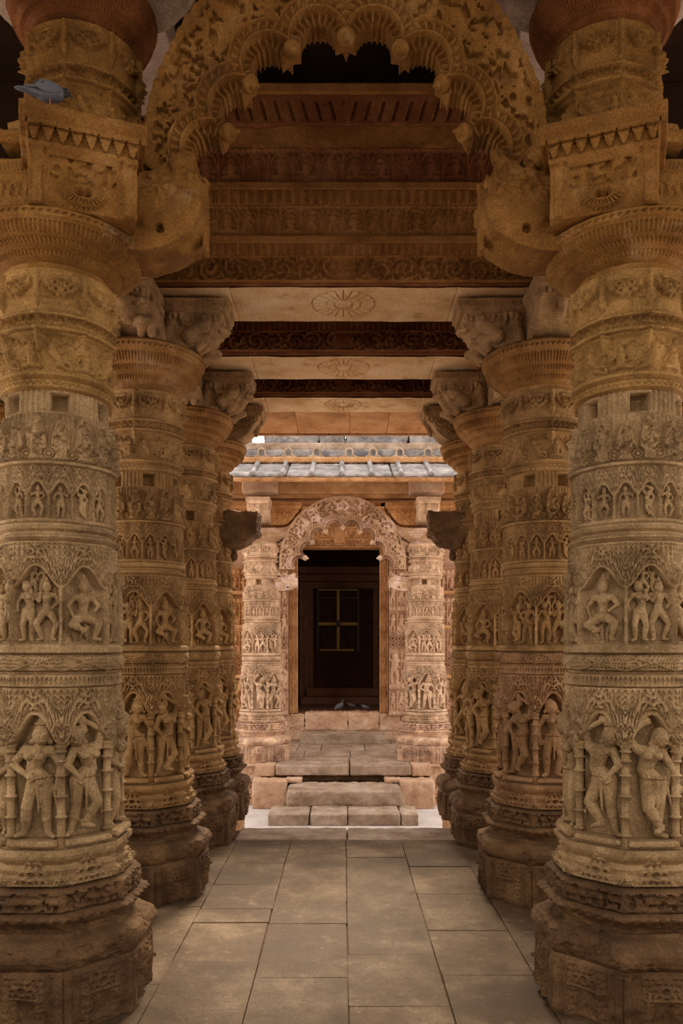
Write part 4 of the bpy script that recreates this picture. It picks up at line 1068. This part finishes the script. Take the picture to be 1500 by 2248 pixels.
# ------------------------------------------------------------------ dwarf pillars over the near brackets
for s, w_ in ((-1, 'left'), (1, 'right')):
    t = thing('dwarf_pillar', 'short upper pillar with ringed capital standing over the nearest %s bracket' % w_, 'pillar', (s*1.14, 3.5, 3.56), 0, 'short upper pillars')
    obj('pedestal_slab', stoneblk((-.27, -.26, .0), (.27, .26, .055), .004), M['ochre'], t)
    obj('pedestal_slab', stoneblk((-.24, -.23, .055), (.24, .23, .10), .006), M['ochre'], t)
    for nm, z0, dz in (('flying_figure_band', 2.618, .10), ('ornament_ring', 2.78, .262), ('mask_garland_band', 2.858, .34)):
        o = obj(nm, BM[nm], None, t, (0, 0, dz-z0)); o.color = (.36, .25, .11, 1)  # warm light up here put into the tint
    o = obj('capital', BM['capital'], None, t, (0, 0, .515-3.062*.88)); o.color = (.36, .27, .3, 1); o.scale = (.85, .85, .88)
    inward = PI/2 if s < 0 else -PI/2
    for a in (inward, inward+PI, 0):
        o = obj('bracket_arm', BR1, None, t, (0, 0, .73), a); o.color = (.6, .62, .85, 1)
    b = obj('pedestal_ring', BM['ring_moulding'], None, t, (0, 0, .03-1.93)); b.color = (.42, .28, .13, 1)
# upper beams above them
for s, w_ in ((-1, 'left'), (1, 'right')):
    o = obj('stone_beam', box_mesh((-.25, -1.7, 0), (.25, 1.2, .18), .01), M['plaster'], None, (s*1.14, 3.5, 4.595)); tag(o, 'upper beam over the %s short pillar' % w_, 'beam')

# ------------------------------------------------------------------ courtyard steps and platform
def stone_thing(name, lo, hi, mat, label, cat, rough=.006, group=None):
    o = obj(name, stoneblk(lo, hi, rough), mat); return tag(o, label, cat, group)
t = thing('stone_step', 'lowest and widest step in the courtyard, jointed in three places', 'step', (0, 8.93, -.5), 0, 'courtyard steps')
for a, b in ((-.845, -.385), (-.375, .045), (.055, .64), (.65, .845)): obj('step_stone', stoneblk((a, 0, 0), (b, .5, .13), .006), M['step'], t)
stone_thing('stone_step', (-.67, 9.39, -.38), (.69, 10.06, -.2), M['step'], 'second step up, one long block with rough dark front', 'step', .007, 'courtyard steps')
stone_thing('stone_step', (-.66, 12.38, -.01), (.66, 13.0, .14), M['step'], 'single step below the doorway sill, on the platform', 'step', .007, 'courtyard steps')
t = thing('platform_paving', 'pale paved platform between the two courtyard pillars', 'platform', (0, 10.1, 0))
for a, b in ((-.86, .075), (.085, .86)): obj('edge_slab', stoneblk((a, 0, -.13), (b, .75, 0), .004), M['step'], t)
xs = [-4, -2.4, -.9, -.55, .1, .75, 2.0, 4]; 
for r_, (ya, yb) in enumerate(((.76, 1.5), (1.5, 2.3), (2.3, 3.0))):
    for a, b in zip(xs[:-1], xs[1:]):
        q = .22*(r_ % 2); obj('paving_slab', box_mesh((a+q+.004, ya+.004, -.1), (b+q-.004, yb-.004, -.003), .006), M['step'], t)
obj('platform_core', box_mesh((-4, .35, -.48), (4, 2.99, -.09), .01), M['pink'], t)
obj('rubble_course', stoneblk((-.95, .1, -.22), (.95, .5, -.11), .012), M['base'], t)
for s, w_ in ((-1, 'left'), (1, 'right')):
    X = lambda a, b: (min(s*a, s*b), max(s*a, s*b))
    x0, x1 = X(.70, 1.13)
    stone_thing('retaining_block', (x0, 9.85, -.5), (x1, 10.15, -.15), M['pink'], 'rough pink retaining block %s of the steps' % w_, 'stone block', .008)
    x0, x1 = X(.52, .72)
    stone_thing('retaining_block', (x0, 9.95, -.2), (x1, 10.15, -.15) if 0 else (x1, 10.2, -.14), M['pink'], 'thin capping slab between the %s retaining block and the second step' % w_, 'stone block', .006)
    x0, x1 = X(.87, 1.12)
    stone_thing('retaining_block', (x0, 10.15, -.15), (x1, 10.5, .0), M['pink'], 'small pink block under the foot of the %s courtyard pillar' % w_, 'stone block', .006)
    t = thing('platform_plinth', 'carved plinth mouldings of the platform on the %s side' % w_, 'plinth', (s*2.2, 10.2, -.5))
    for z, h, o_, fn in ((0, .12, .1, None), (.12, .07, .06, r_leaves(40)), (.19, .1, 0, r_scroll(.022)), (.29, .06, .07, None), (.35, .13, .02, r_figs(14, (0, 1)))):
        obj('plinth_band', panel(2.2, h, fn, .01, .2+o_), M['pink'], t, (-1.1, -o_, z))

# ------------------------------------------------------------------ far pavilion
for s, w_ in ((-1, 'left'), (1, 'right')):
    t = copy_tree(proto); t.location = (s*1.10, 10.75, -.02); t.rotation_euler = (0, 0, PI/2*(s+2)); t.scale = (1, 1, .955)
    t['label'] = 'sunlit pink pillar on the platform, %s of the doorway' % w_; t['group'] = 'courtyard porch pillars'
    for c in t.children:
        if c.name.startswith('bracket') or c.name.startswith('block') or c.name.startswith('springer'): bpy.data.objects.remove(c)
PINKS = {}
def pinkify(o):
    for c in list(o.children):
        if c.type == 'MESH':
            k = c.data.name
            b_ = c.data.materials[0].name
            c.color = {'weathered_brown_sandstone': (1.8, 2.15, 3.3, 1), 'warmlit_ochre_sandstone': (1.0, 1.4, 3.9, 1)}.get(b_, (.80, .76, .90, 1))
        pinkify(c)
bpy.context.view_layer.update()
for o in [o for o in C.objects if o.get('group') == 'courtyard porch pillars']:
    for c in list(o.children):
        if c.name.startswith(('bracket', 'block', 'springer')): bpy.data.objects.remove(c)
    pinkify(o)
    s = 1 if o.location.x > 0 else -1; inward = PI/2 if s < 0 else -PI/2
    for j, a in enumerate((0, inward, -inward)):
        b = obj('bracket_arm', BR1, None, o, (0, 0, 3.30), a-o.rotation_euler.z)
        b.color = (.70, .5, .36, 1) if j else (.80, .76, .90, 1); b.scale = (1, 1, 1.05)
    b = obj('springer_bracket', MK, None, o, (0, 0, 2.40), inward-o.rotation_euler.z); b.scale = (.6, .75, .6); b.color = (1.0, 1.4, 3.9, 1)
t2 = make_torana((-.01, 10.75, 2.60), 'sunlit pink cusped arch framing the doorway of the far porch')
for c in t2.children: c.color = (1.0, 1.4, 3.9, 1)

pv = thing('porch_beam', 'orange architrave resting on the two courtyard porch pillars', 'beam', (0, 10.75, 3.5))
obj('beam_face', stoneblk((-3.2, -.12, .05), (3.2, .25, .36), .004), M['orange'], pv)
for s in (-1, 1): obj('beam_block', stoneblk((s*1.1-.23, -.32, .03), (s*1.1+.23, .1, .24), .004), M['pink'], pv)
obj('beam_soffit', box_mesh((-3.2, -.05, .0), (3.2, .3, .06), .005), M['orange'], pv)
# eave with ribs
eb = thing('porch_eave', 'ribbed grey sloping eave above the porch', 'eave', (0, 10.0, 3.6))
ex = [-3.0, -1.9, -.72, -.39, .62, 1.75, 3.0]
prf = [(.0, .03), (.0, .075), (.85, .42), (.85, .32)]
for a, b in zip(ex[:-1], ex[1:]):
    B = Blob(); B.prism(prf, a+.005, b-.005); obj('eave_slab', B.build(.02, 1, .006), M['grey'], eb)
for k in range(-7, 8):
    x = k*.375-.02
    B = Blob(); B.cap((x, -.0, .085), (x, .8, .42), .035, .035); B.ball((x, -.01, .075), (.045, .02, .03)); obj('eave_rib', B.build(.012, 1, .003), M['grey'], eb)
obj('rope_moulding', panel(6.0, .045, r_slash(260, .014), .008, .06), M['orange'], eb, (-3, -.01, -.015))
# parapet
pp = thing('porch_parapet', 'weathered parapet course with small arched niches over the porch eave', 'parapet', (0, 10.72, 4.0))
obj('parapet_base', stoneblk((-3, -.02, -.02), (3, .3, .06), .004), M['orange'], pp)
obj('parapet_course', stoneblk((-2.85, .03, .06), (2.85, .3, .17), .005), M['grey'], pp)
obj('parapet_cap', stoneblk((-2.8, .08, .17), (2.8, .34, .27), .006), M['step'], pp)
def gav():
    B = Blob()
    for q in range(15):
        a = PI*(q/14*1.3-.15); B.ball((.05*math.cos(a), 0, .06+.05*math.sin(a)), .016)
    B.box((-.085, -.008, -.01), (.085, .03, .015)); B.cap((-.05, 0, .02), (-.1, 0, .0), .018, .01); B.cap((.05, 0, .02), (.1, 0, .0), .018, .01); B.cap((0, 0, .11), (0, 0, .135), .014, .006)
    return B.build(.007, 1, .002)
GV = gav(); GV.materials.append(M['step'])
for x in (-1.65, -1.1, -.74, -.36, .0 + .08, .4, .76, 1.14, 1.7): obj('niche_ornament', GV, None, pp, (x, .0, .06))
rf = thing('stacked_masonry', 'pale rough stacked stones behind the parapet of the far porch', 'masonry', (0, 11.1, 4.2))
for a, b, h in ((-3.2, -1.33, .36), (-1.1, -.35, .42), (-.33, .02, .38), (.04, .9, .43), (.92, 2.4, .36)): obj('roof_stone', stoneblk((a, 0, -.1), (b, .5, h), .012), M['grey'], rf)
o = obj('ceiling.002', box_mesh((-3, 11.1, 3.96), (3, 16.5, 4.05), .01), M['orange']); struct(o)

# ------------------------------------------------------------------ doorway wall
WY = 13.1; DX = -.075
dw = {}
struct(obj('wall_back', box_mesh((-4, WY, -.1), (-.69+DX, WY+.35, 3.95), .005), M['pink']))
struct(obj('wall_back.001', box_mesh((.69+DX, WY, -.1), (4, WY+.35, 3.95), .005), M['pink']))
struct(obj('wall_back.002', box_mesh((-.7, WY, 3.14), (.7, WY+.35, 3.95), .005), M['orange']))
fr = thing('carved_doorway', 'orange stone door surround carved with scrolls and tiers of figures', 'doorway', (DX, WY, .4))
def r_vine(X, Z):
    W = X.max(); c = W/2+np.sin(Z/(W*.95)*PI)*W*.22; d = np.abs(X-c)
    r = np.sqrt((X-(W/2-np.sin(Z/(W*.95)*PI)*W*.14))**2+(((Z/(W*.95)) % 1-.5)*W*.95)**2)
    e = np.minimum(X, W-X)
    return .022*np.exp(-(d/.011)**2)+.020*np.exp(-((r-.025)/.007)**2)+.018*(e < W*.1)-.012*(e > W*.1)
vine = panel(.14, 2.72, r_vine, .006, .049); vine.materials.append(M['orange'])
for s in (-1, 1): obj('vine_jamb', vine, None, fr, (-.81 if s < 0 else .67, -.05, .02))
def r_tiers(X, Z):
    """door jamb of stacked figure panels"""
    W = X.max(); out = np.zeros_like(X); z0 = 0
    for (h, kind, n) in ((.08, 'm', 0), (.34, 'f', 3), (.10, 'm', 0), (.58, 'f', 2), (.24, 's', 0), (.36, 'f', 3), (.10, 'm', 0), (.36, 'f', 3), (.1, 'm', 0), (.36, 'f', 3), (.1, 'm', 0)):
        m = (Z >= z0) & (Z < z0+h); y = Z-z0
        if kind == 'm': out = np.where(m, .05*np.sin(PI*np.clip(y/h, 0, 1))**.5+.01*np.cos(X*90)*((y/h > .3) & (y/h < .7)), out)
        elif kind == 's': out = np.where(m, .03+.018*np.cos(np.sqrt(((X*9) % 1-.5)**2+((y*9) % 1-.5)**2)*22), out)
        else:
            w = W/n; k = np.clip(np.floor(X/w), 0, n-1).astype(int); lx = X/w-k-.5
            f = figs(lx, k, y-.01, w, h*.9, (0, 1), 1.1); col = .03*np.exp(-(((np.abs(lx)-.5)*w)/.014)**2)*(1+.2*(np.cos(y*90) > .7))
            out = np.where(m, np.maximum(f, col)-.015, out)
        z0 += h
    return out*1.5
tiers = panel(.40, 2.72, r_tiers, .0055, .118); tiers.materials.append(M['pink'])
for s in (-1, 1): obj('figure_jamb', tiers, None, fr, (-1.22 if s < 0 else .82, -.12, -.02))
obj('scroll_lintel', panel(1.62, .13, r_scroll(.022), .006, .049), M['orange'], fr, (-.81, -.05, 2.74))
obj('figure_lintel', panel(.72, .2, r_figs(9, (2, 0), arch=False), .006, .099), M['orange'], fr, (-.78, -.1, 2.87))
obj('figure_lintel', panel(.72, .2, r_figs(9, (2, 0), arch=False), .006, .099), M['orange'], fr, (.08, -.1, 2.87))
obj('crest_block', stoneblk((-.08, -.12, 2.80), (.1, -.02, 3.07), .004), M['orange'], fr)
obj('niche_frieze', panel(1.7, .32, r_figs(13, (1, 0)), .008, .079), M['orange'], fr, (-.85, -.08, 3.08))
sill = thing('door_sill', 'worn raised sill stones under the dark doorway', 'sill', (DX, WY, .14))
for a, b in ((-.98, -.56), (-.555, .15), (.155, .66), (.665, 1.0)): obj('sill_stone', stoneblk((a, -.09, 0), (b, .2 if abs(a+b) < 1.2 else -.015, .30 if abs(a+b) < 1.2 else .27), .012), M['pink'], sill)
obj('sill_base', box_mesh((-1.2, -.075, -.16), (1.2, -.01, .06), .01), M['pink'], sill)
# outer wall relief to either side, seen between the pillars
for s, w_ in ((-1, 'left'), (1, 'right')):
    t = thing('wall_niches', 'carved wall bay with tall colonnettes on the far %s of the porch' % w_, 'wall carving', (s*1.75, 12.9, .05))
    obj('niche_panel', panel(.42, 2.75, r_tiers, .007, .2), M['orange'] if s < 0 else M['pink'], t, (-.21, 0, 0))
    obj('colonnette', tube_mesh(colon_prof(0, 2.9, .05), 20), M['pink'], t, (-.3, -.08, 0)); obj('colonnette', tube_mesh(colon_prof(0, 2.9, .05), 20), M['pink'], t, (.3, -.08, 0))
    for z in (.95, 1.75, 2.3): obj('shelf_moulding', box_mesh((-.27, -.12, z), (.27, 0, z+.06), .01), M['orange'], t)
# dark inner room
struct(obj('floor.005', box_mesh((-2.2, WY+.06, -.12), (2.2, 17.2, .43), .005), M['inner']))
for i, (lo, hi) in enumerate((((-2.3, WY+.35, .3), (-2.1, 17.2, 4)), ((2.1, WY+.35, .3), (2.3, 17.2, 4)), ((-2.3, 17.0, .3), (2.3, 17.2, 4)), ((-2.3, WY+.3, 3.6), (2.3, 17.2, 3.8)))):
    struct(obj('wall_inner.%03d' % i, box_mesh(lo, hi, .005), M['inner']))
inn = thing('inner_doorway', 'dim inner stone doorway with stepped jambs inside the dark shrine', 'doorway', (0, 15.3, .43))
for s in (-1, 1):
    for k in range(3): obj('jamb', box_mesh((s*(.62+.09*k)-.045, -.05*k, 0), (s*(.62+.09*k)+.045, .3, 2.2), .008), M['inner'], inn)
for k in range(3): obj('lintel', box_mesh((-.85, -.05*k, 2.2+.14*k), (.85, .3, 2.33+.14*k), .008), M['inner'], inn)
obj('step', box_mesh((-.8, -.45, 0), (.8, .3, .14), .012), M['inner'], inn); obj('sill', box_mesh((-.7, -.2, .14), (.7, .3, .3), .012), M['inner'], inn)
M['yellow'] = flat('yellow_painted_iron', (.42, .3, .03), .5); M['iron'] = flat('dark_iron', (.03, .022, .018), .5)
gt = thing('iron_gate', 'barred gate with yellow painted cross bars inside the dark doorway', 'gate', (0, 15.15, .43))
gz = lambda y: EYE+(PY0-y)*15.15/F-.43
gx = lambda x: (x-PX0)*15.15/F
def bar(nm, x0, x1, ya, yb, mat, d=0): obj(nm, box_mesh((gx(x0), d, gz(yb)), (gx(x1), d+.03, gz(ya)), .004), mat, gt)
bar('gate_bar', 739.5, 746, 1293, 1430, M['yellow']); bar('gate_bar', 698, 787, 1366, 1373, M['yellow'], .03)
bar('gate_bar', 703, 778, 1425, 1429, M['yellow'], .03); bar('gate_bar', 700, 786, 1311, 1314, M['iron'], .03); bar('gate_bar', 700, 786, 1293, 1296, M['yellow'], .03)
bar('gate_frame', 696, 700, 1293, 1430, M['iron']); bar('gate_frame', 785, 789, 1293, 1430, M['iron'])
for q in range(5): bar('gate_rod', 708+q*6, 709.2+q*6, 1296, 1426, M['iron'], .04); bar('gate_rod', 752+q*6, 753.2+q*6, 1296, 1426, M['iron'], .04)
bar('gate_lock', 738, 748, 1362, 1377, M['iron'], -.03)

# ------------------------------------------------------------------ pigeons
M['pigeon'] = flat('grey_pigeon_feathers', (.15, .16, .19), .6); M['pgdark'] = flat('dark_neck_feathers', (.045, .055, .06), .4); M['pgred'] = flat('pink_feet', (.4, .12, .08), .6); M['beak'] = flat('dark_beak', (.05, .045, .04), .4)
def pigeon(loc, rz, label, head_up=True, dark=False):
    t = thing('pigeon', label, 'pigeon', loc, rz)
    B = Blob()   # body along +X (beak end)
    hz = .2 if head_up else .155; hx = .085 if head_up else .10
    B.ball((0, 0, .10), (.085, .05, .05), (-.35, 'Y')); B.ball((.045, 0, .12), (.05, .046, .048)); 
    H_ = Blob(); H_.ball((.05, 0, .125), (.042, .042, .044)); H_.cap((.06, 0, .135), (hx, 0, hz-.01), .036, .022); H_.ball((hx+.006, 0, hz), (.027, .021, .022)); obj('head_and_neck', H_.build(.004, 3, .0005), M['pgdark'], t)
    B.cap((-.06, 0, .075), (-.15, 0, .045), .03, .012); B.ball((-.14, 0, .047), (.05, .026, .008), (-.25, 'Y'))
    me = B.build(.005, 3, .0006); obj('body', me, M['pgdark'] if dark else M['pigeon'], t)
    for s in (-1, 1):
        W = Blob(); W.ball((-.02, s*.042, .105), (.085, .012, .034), (-.3, 'Y')); W.cap((-.07, s*.035, .085), (-.14, s*.015, .058), .012, .005)
        w = obj('wing', W.build(.004, 2, .0006), M['pigeon'], t)
        for q in (0, .03):
            W = Blob(); W.cap((-.05-q, s*.051, .112-q*.3), (-.075-q, s*.046, .085-q*.3), .004, .004); obj('wing_bar', W.build(.003, 1, 0), M['beak'], w)
        L = Blob(); L.cap((.0, s*.022, .06), (.005, s*.022, .008), .005, .004)
        for a in (-.5, 0, .5): L.cap((.005, s*.022, .006), (.005+.03*math.cos(a), s*.022+.03*math.sin(a), .004), .004, .003)
        L.cap((.005, s*.022, .006), (-.015, s*.022, .004), .004, .003); obj('leg', L.build(.0025, 1, 0), M['pgred'], t)
        E = Blob(); E.ball((hx+.012, s*.0195, hz+.004), .004); obj('eye', E.build(.0015, 1, 0), M['pgred'], t)
    K = Blob(); K.cap((hx+.028, 0, hz-.002), (hx+.05, 0, hz-.01), .007, .002); obj('beak', K.build(.0025, 1, 0), M['beak'], t)
    return t
p_ = pigeon((-.055, WY+.35, .43), math.radians(50), 'upright pale grey pigeon with raised head on the doorway floor'); p_.scale = (.85,)*3
p_ = pigeon((.14, WY+.7, .43), math.radians(205), 'pigeon farther inside the doorway, middle of the three', False); p_.scale = (.7,)*3
p_ = pigeon((.37, WY+.30, .43), math.radians(200), 'small dark necked pigeon, rightmost of three on the doorway floor', False); p_.scale = (.68,)*3
pg = pigeon((-1.15, 3.10, 3.585), math.radians(48), 'grey pigeon with black neck perched up on the left block bracket', False, False); pg.scale = (.72,)*3

# ------------------------------------------------------------------ light
w = bpy.data.worlds.new('World'); scene.world = w; w.use_nodes = True
nt = w.node_tree; bg = nt.nodes['Background']
bg.inputs[0].default_value = (1.0, .93, .86, 1); bg.inputs[1].default_value = 1.5
sun = bpy.data.lights.new('sun', 'SUN'); sun.energy = 8.5; sun.angle = math.radians(24); sun.color = (1, .80, .58)
so = bpy.data.objects.new('sun', sun); C.objects.link(so); so.rotation_euler = (math.radians(-57), 0, math.radians(-6))
vs.exposure = 0.68
cy = scene.cycles
cy.use_adaptive_sampling = True; cy.adaptive_threshold = .04; cy.adaptive_min_samples = 16
cy.max_bounces = 5; cy.diffuse_bounces = 4; cy.glossy_bounces = 2
cy.use_denoising = True
try: cy.denoiser = 'OPENIMAGEDENOISE'
except Exception: pass
